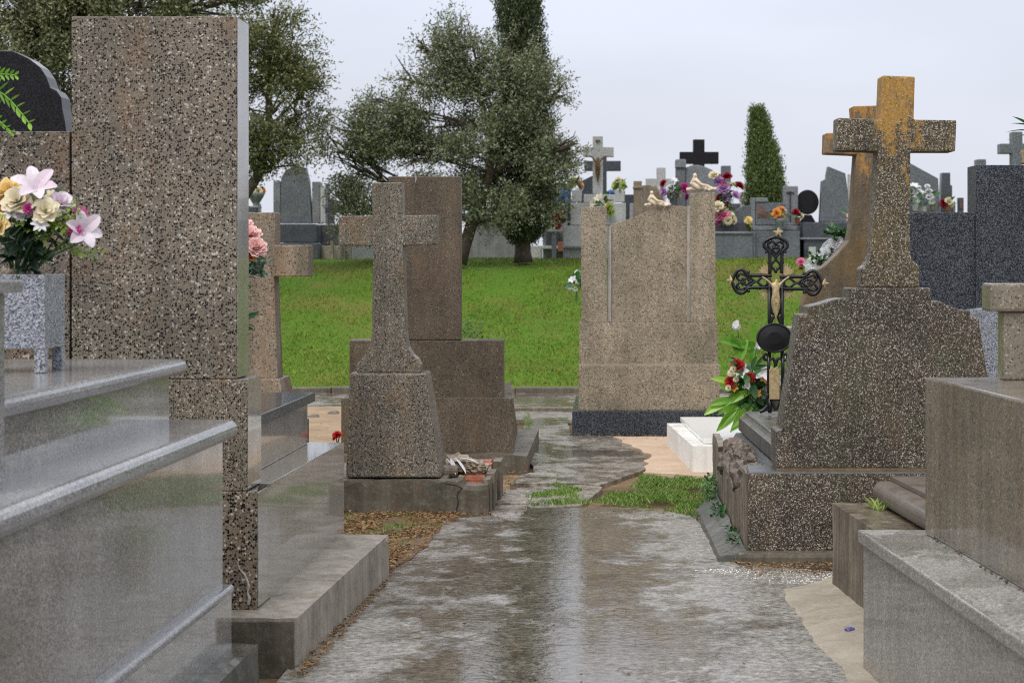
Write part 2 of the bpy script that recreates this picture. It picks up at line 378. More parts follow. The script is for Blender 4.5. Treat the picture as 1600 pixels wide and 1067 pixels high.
M['gold'] = plain('dull_gold_paint', (.42,.32,.17), .45, .3, 60, Metallic=.25)
M['bronze'] = plain('brown_bronze', (.14,.075,.03), .4, .3, 30, Metallic=.4)
M['ivory'] = plain('ivory_resin', (.62,.52,.38), .5, .25, 30)
M['darkmetal'] = plain('dark_metal', (.03,.03,.035), .4, .2, 60)
M['photo_plate'] = plain('brown_photo_plaque', (.12,.07,.05), .3, .7, 9)
M['bark'] = plain('bark', (.06,.043,.03), .85, .5, 14)
def petmat(name, c, c2=None, rough=.55, tr=.25):
    return leafmat(name, [c2 or tuple(x * .8 for x in c), c], rough, tr)
M['p_white'] = petmat('white_petals', (.82,.82,.84), (.74,.72,.74)); M['p_lily'] = petmat('blush_white_petals', (.83,.80,.84), (.74,.58,.68))
M['p_mag'] = petmat('magenta_petals', (.62,.10,.36), (.45,.03,.22)); M['p_pink'] = petmat('pink_petals', (.90,.64,.61), (.88,.56,.54))
M['p_yel'] = petmat('yellow_petals', (.85,.72,.38), (.82,.58,.22)); M['p_cream'] = petmat('cream_petals', (.84,.79,.62), (.78,.70,.50))
M['p_red'] = petmat('red_petals', (.55,.03,.03), (.35,.015,.02)); M['p_crim'] = petmat('crimson_petals', (.35,.01,.04), (.22,.008,.02))
M['p_or'] = petmat('orange_petals', (.78,.28,.05), (.8,.42,.12)); M['p_lil'] = petmat('lilac_petals', (.5,.24,.55), (.6,.4,.62))
M['p_blue'] = petmat('blue_petals', (.12,.25,.68), (.25,.45,.75)); M['p_peach'] = petmat('peach_petals', (.82,.45,.25), (.8,.55,.35))
M['p_gy'] = petmat('lime_yellow_petals', (.62,.68,.25), (.5,.6,.2)); M['p_hot'] = petmat('hot_pink_petals', (.72,.10,.33), (.8,.3,.5))
M['lf_bright'] = leafmat('bright_leaves', [(.09,.27,.03),(.19,.42,.04),(.33,.58,.08)], .4, .3)
M['lf_mid'] = leafmat('green_leaves', [(.02,.075,.02),(.04,.13,.035),(.07,.19,.05)], .4, .2)
M['lf_dark'] = leafmat('dark_leaves', [(.008,.022,.012),(.015,.04,.018),(.03,.06,.025)], .45, .15)
M['lf_lime'] = leafmat('lime_sprigs', [(.16,.26,.04),(.30,.42,.08),(.48,.56,.20)], .45, .3)
M['lf_grey'] = leafmat('frosted_leaves', [(.10,.20,.12),(.22,.33,.24),(.45,.55,.48)], .5, .2)
M['lf_oak'] = leafmat('holm_oak_leaves', [(.04,.05,.028),(.09,.112,.056),(.165,.19,.10),(.25,.275,.155),(.32,.34,.21)], .42, .2)
M['lf_oak2'] = leafmat('holm_oak_leaves_warm', [(.024,.036,.017),(.06,.085,.03),(.125,.15,.045),(.21,.20,.07),(.34,.33,.18)], .42, .2)
M['lf_olive'] = leafmat('olive_grey_foliage', [(.04,.05,.025),(.12,.14,.065),(.24,.25,.12),(.42,.42,.25)], .5, .25)
M['lf_cyp'] = leafmat('cypress_foliage', [(.025,.048,.014),(.07,.11,.025),(.12,.17,.04),(.17,.22,.07)], .5, .15)
M['lf_cyp2'] = leafmat('dark_cypress_foliage', [(.012,.024,.009),(.03,.052,.014),(.055,.08,.024),(.10,.12,.04)], .5, .15)
def lawn_mat():
    t = NT('lawn_blades'); r = t.island(); co = t.coord(kind='Object')
    a = t.noise(t.coord((1, .45, 1)), 1.3, 6, .68); b = t.noise(t.coord((1, .5, 1), loc=(5, 3, 0)), 3.6, 6, .7)
    f = t.math('ADD', t.math('MULTIPLY', r, .35), t.math('MULTIPLY', b, .65))
    c = t.ramp(f, [(.30, (.04,.08,.016)), (.42, (.095,.155,.022)), (.54, (.17,.225,.032)), (.68, (.28,.32,.07))])
    c = t.mix(t.mr(a, .46, .60, 0, .85), c, t.mix(r, (.26,.21,.075), (.17,.14,.05)))
    y = t.sep(co)[1]; c = t.mix(t.mr(y, 21, 25, .45, 0), c, (.22,.27,.045))
    t.put(t.b.inputs['Base Color'], c); t.b.inputs['Roughness'].default_value = .6; t.b.inputs['Specular IOR Level'].default_value = .04
    return t.m
M['grass'] = lawn_mat()
M['grass2'] = leafmat('near_grass_blades', [(.06,.13,.02),(.12,.25,.03),(.22,.38,.07),(.36,.40,.15)], .5, .3)
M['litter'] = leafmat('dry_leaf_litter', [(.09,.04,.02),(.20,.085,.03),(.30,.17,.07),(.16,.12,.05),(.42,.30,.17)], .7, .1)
def cello():
    t = NT('clear_cellophane'); t.b.inputs['Alpha'].default_value = .35; t.b.inputs['Roughness'].default_value = .12
    t.b.inputs['Base Color'].default_value = (.85,.88,.9,1); t.bump(t.noise(t.coord(), 30, 3), .8, .004); return t.m
M['cello'] = cello()
# wet path
def path_mat(name, dryness=0.0, puddle=True, tone=(1,1,1)):
    t = NT(name); co = t.coord(kind='Object'); x, y, z = t.sep(co)
    a = t.noise(co, 1.1, 7, .62, .4); b = t.noise(t.coord((1.0, .8, 1)), 7, 7, .7, .3); c = t.noise(co, 26, 6, .7); e = t.noise(co, 95, 4, .7)
    ctr = t.mr(t.math('ABSOLUTE', t.math('SUBTRACT', x, -.28)), .05, .75, .10, -.07)
    wet = t.mr(t.math('ADD', t.math('ADD', t.math('MULTIPLY', a, .45), t.math('ADD', t.math('MULTIPLY', b, .4), t.math('MULTIPLY', c, .15))), ctr if puddle else 0.0), .45 + dryness, .52 + dryness, 0, 1, True)
    base = t.mix(t.mr(b, .35, .65), (.34*tone[0],.325*tone[1],.305*tone[2]), (.22*tone[0],.205*tone[1],.185*tone[2]))
    base = t.mix(t.mr(t.math('ADD', c, t.math('MULTIPLY', b, .4)), .68, .80, 0, .45), base, (.56,.54,.48))
    base = t.mix(t.mr(c, .28, .42, .6, 0), base, (.07,.06,.045))
    base = t.mix(t.mr(e, .56, .7, 0, .35), base, (.5,.46,.4))
    moss = t.mr(t.noise(t.coord(loc=(4, 1, 0)), 3.1, 7, .7), .52, .64, 0, .6)
    base = t.mix(moss, base, (.075,.06,.028))
    fl = t.mr(t.noise(t.coord((1, 1, 1), loc=(3, 3, 0)), 38, 8, .8), .40, .56, .42, 1.08); base = t.mix(1.0, base, fl, 'MULTIPLY')
    wetc = t.mix(1.0, base, (.50,.455,.395), 'MULTIPLY')
    col = t.mix(wet, base, wetc)
    v = t.vor(t.coord((.55, .8, 1)), .9, 'DISTANCE_TO_EDGE'); jd = t.math('ADD', v.outputs['Distance'], t.mr(b, 0, 1, -.03, .03))
    col = t.mix(t.mr(t.math('ABSOLUTE', jd), .004, .010, .0, 0), col, (.03,.025,.02))
    r = t.mixf(wet, t.mr(c, .3, .7, .18, .38), t.mr(c, .35, .65, .04, .13))
    hd = t.math('ADD', t.math('MULTIPLY', c, .9), t.math('MULTIPLY', b, 1.2))
    hw = t.math('ADD', t.math('MULTIPLY', t.noise(co, 30, 4, .6), .26), t.math('MULTIPLY', t.noise(co, 9, 3), .42))
    t.bump(t.mixf(wet, t.math('ADD', hd, 0.05), hw), .5, .006)
    return t.done(col, r, Specular_IOR_Level=.5)
M['path'] = path_mat('wet_path_concrete')
M['paving'] = path_mat('wet_paving', .0, False, (1.05, 1, .95))
M['paving2'] = path_mat('damp_paving', .05, False, (1.1, 1, .88))
def ground_mat():
    t = NT('soil_and_turf'); co = t.coord(kind='Object'); x, y, z = t.sep(co)
    n = t.noise(co, .8, 6, .6); f = t.noise(co, 14, 6, .7); p = t.noise(t.coord((1, .55, 1), kind='Object', loc=(3, 7, 0)), .55, 6, .62)
    g = t.mix(t.mr(f, .3, .7), (.045,.10,.010), (.11,.22,.022))
    g = t.mix(t.mr(n, .35, .65, 0, .55), g, (.085,.15,.02))
    g = t.mix(t.mr(p, .52, .66, 0, .75), g, (.17,.15,.045))
    s = t.mix(t.mr(f, .35, .65), (.36,.26,.16), (.17,.11,.065)); s = t.mix(t.mr(n, .4, .6), s, (.12,.085,.05))
    far = t.mr(t.math('ADD', y, t.mr(f, .3, .7, -.12, .12)), 21.0, 21.2)
    t.bump(f, .8, .02)
    return t.done(t.mix(far, s, g), .85, Specular_IOR_Level=.05)
M['ground'] = ground_mat()
M['sand'] = concrete('pink_sandy_soil', (.52,.39,.28), (.42,.30,.205), (.62,.5,.38), streak=.05, moss=.03, wet=.8, bump=.5)
M['soil'] = concrete('pale_stony_soil', (.36,.26,.16), (.22,.15,.09), (.5,.4,.28), streak=.05, moss=.1, wet=.8, bump=.8)
M['mulch'] = concrete('mulch_soil', (.17,.10,.055), (.08,.05,.03), (.3,.18,.1), streak=.05, moss=.2, wet=.7, bump=.9)
M['pebble'] = plain('white_pebbles', (.74,.71,.66), .6, .3, 40)
def struct(mb, name, mat, **k):
    o = mb.build(name, mat, loc=(0, 0, 0), **k); o['kind'] = 'structure'; return o
def part(mb, name, mat, root, bevel=.003, **k): return mb.build(name, mat, root, bevel=bevel, **k)
# ================================================================== GROUND
CR = 1.455
def gz(x, y):
    t = min(1, max(0, (y - 21.15) / 13.2)); z = CR * (t * .55 + .45 * (t*t*(3-2*t)))
    if y > 21.1: z += .03 * noise.noise(Vector((x*.5, y*.5, 0))) * min(1, (y - 21.1))
    return z if y > 21.1 else -.03
xs = list(np.linspace(-9, 9, 61)); xs = [-400, -150, -60, -25, -14] + xs + [14, 25, 60, 150, 400]
ys = [-20, 0, 5, 10, 15, 20, 21.0, 21.14, 21.2] + list(np.linspace(21.5, 35, 40)) + [37, 40, 45, 55, 80, 150, 400]
mb = MB(); nx = len(xs)
mb.v = [Vector((x, y, gz(x, y) if y != 21.2 else .03)) for y in ys for x in xs]
mb.f = [(j*nx+i, j*nx+i+1, (j+1)*nx+i+1, (j+1)*nx+i) for j in range(len(ys)-1) for i in range(nx-1)]
struct(mb, 'ground', M['ground'], smooth=True)
def ragged(px, step=.10, amp=.03, z=0.0, fr=5):
    pts = [G(x, y, z) for x, y in px]; out = []
    for a, b in zip(pts, pts[1:] + pts[:1]):
        n = max(1, int((b - a).length / step))
        for i in range(n):
            p = a.lerp(b, i / n); q = Vector((p.x * fr, p.y * fr, 3.1))
            out.append((p.x + amp * noise.noise(q), p.y + amp * noise.noise(q + Vector((9, 9, 9)))))
    return out
def sheet(name, px, z0, z1, mat, amp=.03, step=.1, size=None):
    mb = MB(); mb.plan(ragged(px, step, amp), z0, z1)
    return struct(mb, name, mat)
# near wet path slab
def pathpoly():
    left = [(700,811),(682,832),(648,862),(612,893),(560,925),(455,1045),(300,1200),(-200,1700)]
    right = [(2300,1700),(1500,1130),(1370,1000),(1352,930),(1300,893),(1150,882),(1120,845),(1085,808),(1040,799),(960,792),(820,796),(770,806)]
    return left + right
mb = MB(); mb.plan(ragged(pathpoly(), .12, .025), -.06, .004); struct(mb, 'path', M['path'])
slabs = [
 ([(822,688),(985,686),(1006,706),(1008,733),(938,757),(842,752),(828,720)], 0),
 ([(818,650),(886,649),(892,681),(1000,683),(985,689),(820,687)], 0),
 ([(826,741),(872,741),(868,757),(795,757)], 1),
 ([(808,762),(860,760),(905,757),(942,760),(930,772),(905,791),(830,793),(812,780)], 1),
 ([(772,790),(825,790),(815,806),(765,806)], 0), ([(782,768),(832,768),(826,788),(775,788)], 1),
]
for i, (px, m) in enumerate(slabs):
    mb = MB(); mb.plan(ragged(px, .15, .02), -.06, .0 + .006 * (i % 3)); struct(mb, 'paving_slab', M['paving' if m == 0 else 'paving2'], bevel=.004)
# cross road at the far end with its kerb
mb = MB(); mb.plan([(-12, 16.9), (12, 16.9), (12, 20.75), (-12, 20.75)], -.06, -.012); struct(mb, 'cross_path', M['paving'])
mb = MB(); mb.plan([(-12, 18.25), (12, 18.25), (12, 18.4), (-12, 18.4)], -.06, .02)
struct(mb, 'gutter_edge', M['conc_st'], bevel=.01)
mb = MB()
for i in range(24):
    x = -12 + i; mb.box(x + .006, x + .994, 20.8, 20.95, -.06, .045 + .006 * math.sin(i * 2.3))
struct(mb, 'kerb', M['conc_dk'], bevel=.012)
sheet('sand_patch', [(958,684),(1170,684),(1170,752),(1116,748),(1008,740),(1012,712),(990,700)], -.05, .012, M['sand'], .05, .06)
sheet('soil_bed', [(440,640),(545,640),(545,700),(440,700)], -.05, .03, M['soil'], .05)
mb = MB(); mb.plan(ragged([(430,803),(700,809),(690,826),(655,866),(608,898),(430,905)], .05, .03), -.05, .012); struct(mb, 'mulch_bed', M['mulch'], rough=(.06, .01, 6))
# concrete fillet against the right-hand kerb tomb
px = [(1222,922),(1262,914),(1302,911),(1362,975),(1420,1100),(1420,1300),(1345,1300),(1340,1120),(1318,1060),(1268,990),(1240,955)]
mb = MB(); pts = ragged(px, .05, .035, fr=7); n = len(pts)
zz = lambda x, y: .006 + .05 * min(1, max(0, (x - .90 + .02 * (y - 7)) / .18))
mb.add([(x, y, -.05) for x, y in pts] + [(x, y, zz(x, y)) for x, y in pts], [tuple(range(n-1, -1, -1)), tuple(range(n, 2*n))] + [(i, (i+1) % n, (i+1) % n + n, i + n) for i in range(n)])
struct(mb, 'cement_patch', M['conc_lt'], rough=(.05, .004, 9))
# ---- scattered stuff
def blades(name, label, pts, h, w, mat, lean=.5):
    P = np.array(pts, dtype=np.float64); N = len(P)
    a = rng.uniform(0, 2*PI, N); b = rng.uniform(0, 2*PI, N); hh = h * rng.uniform(.5, 1.35, N); ww = w * rng.uniform(.6, 1.3, N)
    S = np.stack([np.cos(a), np.sin(a), 0*a], 1) * ww[:, None] * .5
    Ln = np.stack([np.cos(b), np.sin(b), 0*b], 1) * (hh * lean * rng.uniform(.2, 1.3, N))[:, None]
    mid = P + Ln * .4 + np.array([0, 0, 1]) * (hh * .6)[:, None]; tip = P + Ln + np.array([0, 0, 1]) * (hh * .95)[:, None]
    V = np.stack([P - S, P + S, mid + S*.7, tip, mid - S*.7], 1).reshape(-1, 3)
    o = np_mesh(name, V, np.arange(5*N).reshape(N, 5), mat); tag(o, label, 'grass', kind='stuff'); return o
N = 170000; X = rng.uniform(-7.2, 6.2, N); Y = 21.05 + 13.6 * rng.uniform(0, 1, N)**1.15
pts = []
for x, y in zip(X, Y):
    d = noise.noise(Vector((x*.9, y*.45, 5)))
    if random.random() < .62 + d * .9: pts.append((x, y, gz(x, y) - .004))
for i in range(9000):
    x = random.uniform(-7, 6); y = 20.93 + abs(random.gauss(0, .12))
    if noise.noise(Vector((x*2.2, 0, 1))) + random.uniform(-.3,.3) > -.05: pts.append((x, y, .07 if y < 20.96 else gz(x, max(21.12, y))))
blades('lawn_grass', 'wet green lawn rising behind the graves to the far row of tombs', pts, .034, .010, M['grass'], .9)
def inpoly(x, y, poly):
    c = False; n = len(poly)
    for i in range(n):
        x1, y1 = poly[i]; x2, y2 = poly[i-1]
        if (y1 > y) != (y2 > y) and x < (x2-x1)*(y-y1)/(y2-y1)+x1: c = not c
    return c
def scatter(pxpoly, N, dens=None, z=0.0):
    poly = [tuple(G(x, y)[:2]) for x, y in pxpoly]; xs = [p[0] for p in poly]; ys = [p[1] for p in poly]; out = []
    k = 0
    while len(out) < N and k < N * 40:
        k += 1; x = random.uniform(min(xs), max(xs)); y = random.uniform(min(ys), max(ys))
        if not inpoly(x, y, poly): continue
        if dens and random.random() > dens(x, y): continue
        out.append((x, y, z))
    return out
nd = lambda x, y: .55 + 1.3 * noise.noise(Vector((x*4, y*3, 2)))
gp = scatter([(945,776),(985,760),(1004,744),(1060,746),(1118,754),(1118,818),(1088,812),(1050,800),(1000,793),(935,786)], 7000, lambda x, y: .5 + 1.6 * noise.noise(Vector((x*5, y*3, 2))))
blades('grass_patch', 'short bright grass tuft patch between the wet path and the cracked tomb', gp, .026, .007, M['grass2'], 1.1)
gp = scatter([(828,762),(870,757),(940,772),(945,786),(830,790),(818,785)], 1500, lambda x, y: .3 + 1.8 * noise.noise(Vector((x*6, y*4, 2))))
gp += scatter([(820,683),(822,642),(828,648),(832,684)], 200, None)
blades('joint_grass', 'thin moss and grass growing over broken paving in mid path', gp, .022, .006, M['grass2'], .9)
blades('bed_grass', 'sparse green grass blades growing through the leaf litter by the left kerb', scatter([(540,806),(700,809),(680,835),(610,870),(540,870)], 900, lambda x, y: .2 + 2.2 * noise.noise(Vector((x*6, y*5, 8)))), .03, .006, M['grass2'], 1.0)
def crack(pts, w_):
    P_ = []; n = 40; Q = [G(x, y, .005) for x, y in pts]
    for i in range(n):
        u = i / (n-1) * (len(Q)-1); k_ = min(int(u), len(Q)-2); p = Q[k_].lerp(Q[k_+1], u - k_); p.y += .03 * noise.noise(p * 9); P_.append(p)
    mb = MB(); vs = []
    for i, p in enumerate(P_):
        ww = w_ * (.25 + abs(noise.noise(p * 23)) * 2); vs += [p + Vector((0, -ww, 0)), p + Vector((0, ww, 0))]
    mb.add(vs, [(2*i, 2*i+2, 2*i+3, 2*i+1) for i in range(n-1)]); struct(mb, 'path_crack', M['mulch'])
crack([(640,962),(700,965),(760,968),(830,971)], .007); crack([(600,886),(720,873),(800,876)], .004)
crack([(1100,872),(1180,882),(1230,918)], .005); crack([(560,1005),(680,992),(820,1012),(930,1004)], .004)
def flecks(name, label, cat, pts, s, mat, flat=.25):
    P = np.array(pts); N = len(P); a = rng.uniform(0, 2*PI, N)
    D = np.stack([np.cos(a), np.sin(a), rng.uniform(-.05, flat, N)], 1)
    V, Fq = leaf_quads(P + np.array([0, 0, .012]) * rng.uniform(.3, 1.2, (N, 1)), D, s * rng.uniform(.4, 1.6, N), s * .45 * rng.uniform(.5, 1.4, N))
    V[:, 2] = np.maximum(V[:, 2], .006)
    o = np_mesh(name, V, Fq, mat); tag(o, label, cat, kind='stuff'); return o
flecks('leaf_litter', 'brown dead leaves and needles heaped beside the left kerb', 'leaf litter', scatter([(440,800),(735,806),(690,826),(655,868),(600,905),(520,905)], 7000, nd, .012), .022, M['litter'])
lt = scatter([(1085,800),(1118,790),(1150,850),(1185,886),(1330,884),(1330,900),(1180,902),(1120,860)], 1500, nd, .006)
lt += scatter([(600,906),(618,900),(570,955),(478,1062),(450,1062)], 700, None, .006) + scatter([(440,798),(765,801),(770,812),(440,815)], 600, None, .006) + scatter([(1130,872),(1165,878),(1340,878),(1340,888),(1160,890)], 500, None, .006) + scatter([(790,740),(832,735),(800,760),(770,800),(755,800)], 200, None, .01) + scatter([(885,676),(1050,678),(1050,690),(890,688)], 200, None, .012)  # extra crumbs along kerb, plinth and tomb feet stand in for contact shadow
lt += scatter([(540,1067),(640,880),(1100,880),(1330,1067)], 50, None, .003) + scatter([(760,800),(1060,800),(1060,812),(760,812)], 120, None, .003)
flecks('litter_and_contact_shade', 'red brown leaf crumbs along the path edges, thickened at the grave feet as contact shade', 'leaf litter', lt, .016, M['litter'])
mb = MB()
for x, y, z in scatter([(1085,893),(1180,884),(1335,884),(1335,914),(1220,914),(1140,900)], 420, lambda x, y: .5 + 1.5*noise.noise(Vector((x*3, y*3, 1))), .004) + scatter([(900,800),(1040,800),(1000,812),(880,810)], 130) + scatter([(560,930),(612,896),(540,960),(470,1060)], 70):
    mb.rock((x, y, z + .002), random.uniform(.0015, .004), .3, 1, (1, 1, .7), random.random()*9)
tag(struct(mb, 'white_gravel', M['pebble']), 'loose white gravel chips along the foot of the lichened cross grave', 'gravel', kind='stuff')
# lawn edge weeds by the brown stele
mb = MB()
for i in range(90):
    p = W(random.uniform(722, 752), random.uniform(405, 470), 25); p.y += random.uniform(-.5, .5)
w = thing('weed_clump', 'tall dark weed clump growing at the right edge of the brown stele', 'plant', (G(735, 600).x*0 + W(735, 440, 24).x, 24, gz(0, 24)))
o = ORG[w]; V = []; mb = MB()
for i in range(420):
    a = random.uniform(0, 2*PI); r_ = random.random(); mb.leaf(o + Vector((random.gauss(0, .11), random.uniform(-.2, .2), random.uniform(0, .55) * r_)), (math.cos(a)*.8, math.sin(a)*.8, random.uniform(-.2, 1)), random.uniform(.04, .10), .012, .6)
mb.build('foliage', M['lf_mid'], w, keep=True)

# ================================================================== helpers for graves and flowers
def hexq(xl0, xr0, xl1, xr1, Y0, Y1, z0, z1, z0b=None, z1b=None):
    """block with near face at Y0 (x from xl0 to xr0) and far face at Y1 (xl1..xr1)"""
    mb = MB(); z0b = z0 if z0b is None else z0b; z1b = z1 if z1b is None else z1b
    return mb.hexa([(xl0,Y0,z0),(xr0,Y0,z0),(xr1,Y1,z0b),(xl1,Y1,z0b)], [(xl0,Y0,z1),(xr0,Y0,z1),(xr1,Y1,z1b),(xl1,Y1,z1b)])
def stems(mb, base, tips, r=.003):
    for t in tips:
        m = Vector(base).lerp(Vector(t), .55) + Vector((random.uniform(-.02, .02), 0, .01)); mb.tube([base, m, t], [r, r*.9, r*.8], 5)
    return mb
def bouquet(label, base, blooms, leaves, vase=None, group=None, leafm='lf_mid', nleaf=30, lsize=.07, name='flower_arrangement', cat='flowers', soil=0):
    """blooms: (kind, partname, material, position, radius)"""
    root = thing(name, label, cat, base, group)
    base = Vector(base)
    if vase:
        kind, r, h, vm = vase
        if kind == 'pot': prof = [(r*.6, 0), (r*.68, h*.06), (r*.85, h*.7), (r, h*.92), (r*1.04, h), (r*.9, h), (r*.86, h*.9)]
        elif kind == 'urn': prof = [(r*.7, 0), (r*.72, h*.06), (r*.3, h*.16), (r*.55, h*.4), (r*.95, h*.75), (r*1.1, h*.97), (r*1.02, h), (r*.85, h*.96)]
        else: prof = [(r, 0), (r, h), (r*.9, h), (r*.88, h*.9)]
        m = MB(); m.lathe(base, prof, 18); m.build('vase', vm, root, smooth=True)
        mouth = base + Vector((0, 0, h*.95))
    else: mouth = base
    st = MB(); stems(st, mouth - Vector((0,0,.01)), [b[3] for b in blooms]); st.build('stem', M['lf_mid'], root)
    cen = sum((Vector(b[3]) for b in blooms), Vector()) / max(1, len(blooms))
    for i, (kind, pn, mt, p, r) in enumerate(blooms):
        ax = (Vector(p) - (mouth.lerp(cen, .5))).normalized() + Vector((random.uniform(-.25,.25), -.75, random.uniform(0,.3)))
        m = MB()
        if kind == 'rose': m.rose(p, ax, r, seed=i*7+3)
        elif kind == 'lily': m.lily(p, ax, r, 6, .26, i)
        elif kind == 'daisy': m.lily(p, ax, r, 9, .2, i, 1.1); m.rose(p, ax, r*.35, (3, 5), i)
        elif kind == 'ball': m.rose(p, ax, r, (5, 7, 9, 11), i)
        elif kind == 'calla':
            m.petal(p, ax, (0, -.3, 1), r*1.2, r*.5, .1, .8, .9, 6); m.petal(p, ax, (.2, .3, -1), r*.9, r*.45, .1, 1.0, .9, 6)
        m.build(pn, mt, root, keep=True, smooth=False)
    if leaves:
        m = MB()
        for k in range(nleaf):
            q = mouth.lerp(cen, random.uniform(.2, 1.0)) ; d = Vector((random.uniform(-1,1), random.uniform(-1,.7), random.uniform(-.4,1))).normalized()
            m.leaf(q + d * lsize*.4, d, lsize * random.uniform(.7, 1.5), lsize * random.uniform(.12, .26), random.uniform(.2, 1.1), up=None if k % 3 == 0 else (random.uniform(-1,1), -1, random.uniform(-.2,1)))
        m.build('leaves', M[leafm], root, keep=True)
    return root
def sprigs(mb, c, n, L, s, spread=1):
    for i in range(n):
        d = Vector((random.uniform(-1,1), random.uniform(-1,.6), random.uniform(-.2,1))).normalized()
        for k in range(7):
            p = Vector(c) + d * L * (k + 1) / 7 * spread
            for q in range(2):
                e = (d + Vector((random.uniform(-1,1), random.uniform(-1,1), random.uniform(-1,1)))).normalized(); mb.leaf(p, e, s, s*.35, .1, .2, 2)
    return mb
# ================================================================== LEFT FOREGROUND: polished grey tomb
Ya = 6.2; YN = 3.9; SH = .017; dY = Ya - YN
t = thing('polished_granite_tomb', 'large wet polished grey granite tomb with two rounded copings, nearest on the left', 'tomb', (-1.9, 5.0, 0))
def A(xr, z0, z1, xl=-3.0, y0=YN, y1=Ya): return hexq(xl, xr - SH*(y1-y0), xl, xr, y0, y1, z0, z1)
part(A(-1.137, -.06, .16, y0=3.2, y1=6.27), 'footing', M['conc_gn'], t, 0, rough=(.035, .007, 9))
part(A(-1.219, .155, .335, y1=6.22), 'plinth', M['gr_a'], t)
def coping(xr, zt, th, y0, y1, mat, name, over, xl=-3.0):
    n = 8; prof = [(-over, -th)]
    for i in range(n + 1):
        a = -PI/2 + PI * i / n; prof.append((-th*.5 + th*.5*math.cos(a)*1.0, -th*.5 + th*.5*math.sin(a)))
    prof.append((xl - xr, 0)); prof.append((xl - xr, -th))
    n = len(prof); vs = [(xr + a - SH*(y1-y0), y0, zt + b) for a, b in prof] + [(xr + a, y1, zt + b) for a, b in prof]
    vs = [Vector(v) for v in vs]
    for v in (vs[-1], vs[-2], vs[n-1], vs[n-2]): v.x = xl
    m = MB(); m.add(vs, [tuple(range(n)), tuple(range(2*n-1, n-1, -1))] + [(i, i+n, (i+1) % n + n, (i+1) % n) for i in range(n)])
    o = m.build(name, mat, t); me = o.data
    return o
coping(-1.212, .358, .03, YN, 6.225, M['gr_cop'], 'base_moulding', .02)
part(A(-1.244, .345, .84), 'lower_body', M['gr_a'], t)
coping(-1.203, .889, .062, YN - .02, 6.24, M['gr_cop'], 'lower_coping', .04)
part(A(-1.405, .885, 1.04, y0=4.35, y1=6.15), 'upper_body', M['gr_a'], t)
coping(-1.36, 1.088, .05, 4.3, 6.2, M['gr_cop'], 'lid_slab', .04)
h = part(MB().box(-2.6, -1.36, 4.2, 4.33, .886, 1.33), 'headstone', M['gr_cop'], t)
m = MB().box(-2.65, -1.328, 4.17, 4.36, 1.332, 1.36); part(m, 'headstone_cap', M['gr_cop'], t)
# planter on the lid
pl = thing('granite_planter', 'pale speckled granite planter box on short legs on top of the polished tomb', 'planter', (-1.68, 5.45, 1.088))
x0, x1, y0, y1, zb, zt = -1.79, -1.584, 5.4, 5.6, 1.157, 1.366
m = MB(); 
for a, b, c, d in ((x0, x1, y0, y0+.02), (x0, x1, y1-.02, y1), (x0, x0+.02, y0+.02, y1-.02), (x1-.02, x1, y0+.02, y1-.02)): m.box(a, b, c, d, zb, zt)
m.box(x0+.02, x1-.02, y0+.02, y1-.02, zb, zb+.02); part(m, 'box', M['gr_pl'], pl, .002)
for a in (x0, x1-.03):
    for b in (y0, y1-.03): part(MB().box(a, a+.03, b, b+.03, 1.089, zb - .001), 'leg', M['gr_pl'], pl, .002)
m = MB()
for i in range(60): m.rock((random.uniform(x0+.03, x1-.03), random.uniform(y0+.03, y1-.03), zt - .012 + random.uniform(0, .018)), random.uniform(.008, .016), .4, 1, seed=i)
m.box(x0+.021, x1-.021, y0+.021, y1-.021, zt-.04, zt-.014); part(m, 'gravel_fill', M['rubble'], pl, 0)
# bouquet in the planter
b0 = (-1.70, 5.5, zt - .03); Yf = 5.45
def w(x, y, dy=0): return W(x, y, Yf + dy)
bl = [('lily','lily',M['p_lily'],w(55,298,-.08),.074), ('lily','lily',M['p_lily'],w(124,364,-.06),.075), ('rose','rose',M['p_yel'],w(8,298,-.03),.046), ('rose','rose',M['p_cream'],w(26,312,-.09),.042), ('rose','rose',M['p_cream'],w(72,328,-.12),.036), ('rose','rose',M['p_lily'],w(96,316,-.08),.034), ('daisy','daisy',M['p_white'],w(64,352,-.12),.03), ('rose','rose',M['p_yel'],w(-6,352,-.1),.036),
      ('rose','rose',M['p_cream'],w(88,312,.03),.034), ('rose','rose',M['p_lily'],w(46,322,-.08),.03), ('rose','rose',M['p_or'],w(-2,330,-.05),.028), ('rose','rose',M['p_mag'],w(126,332),.02), ('rose','rose',M['p_or'],w(104,318,.05),.016),
      ('rose','rose',M['p_mag'],w(116,360,-.09),.02), ('rose','rose',M['p_mag'],w(45,326,-.12),.016), ('daisy','daisy',M['p_white'],w(18,335,-.09),.028), ('daisy','daisy',M['p_white'],w(36,340,-.08),.026), ('daisy','daisy',M['p_cream'],w(88,340,-.06),.03), ('rose','rose',M['p_cream'],w(96,345,-.05),.028), ('daisy','daisy',M['p_lily'],w(134,375,-.06),.03)]
bq = bouquet('mixed artificial bouquet of white lilies, yellow roses and lime sprigs in the granite planter', b0, bl, True, None, leafm='lf_dark', nleaf=110, lsize=.06)
m = MB()
for px, py in ((95,330),(75,345),(105,365),(25,350),(60,335),(85,370),(110,350),(5,355),(70,362)): sprigs(m, w(px, py, -.07), 5, .05, .015)
m.build('lime_sprigs', M['lf_lime'], bq, keep=True)
m = MB()
for k in range(12): sprigs(m, w(110, 390), 1, .09, .014)
for k in range(6):
    p0 = w(95, 385); p1 = w(147, 402)
    for j in range(9): m.leaf(p0.lerp(p1, j/8) + Vector((0, random.uniform(-.02,.02), random.uniform(-.006,.006))), (random.uniform(-1,1), random.uniform(-1,1), random.uniform(-1,1)), .014, .005, .1, .2, 2)
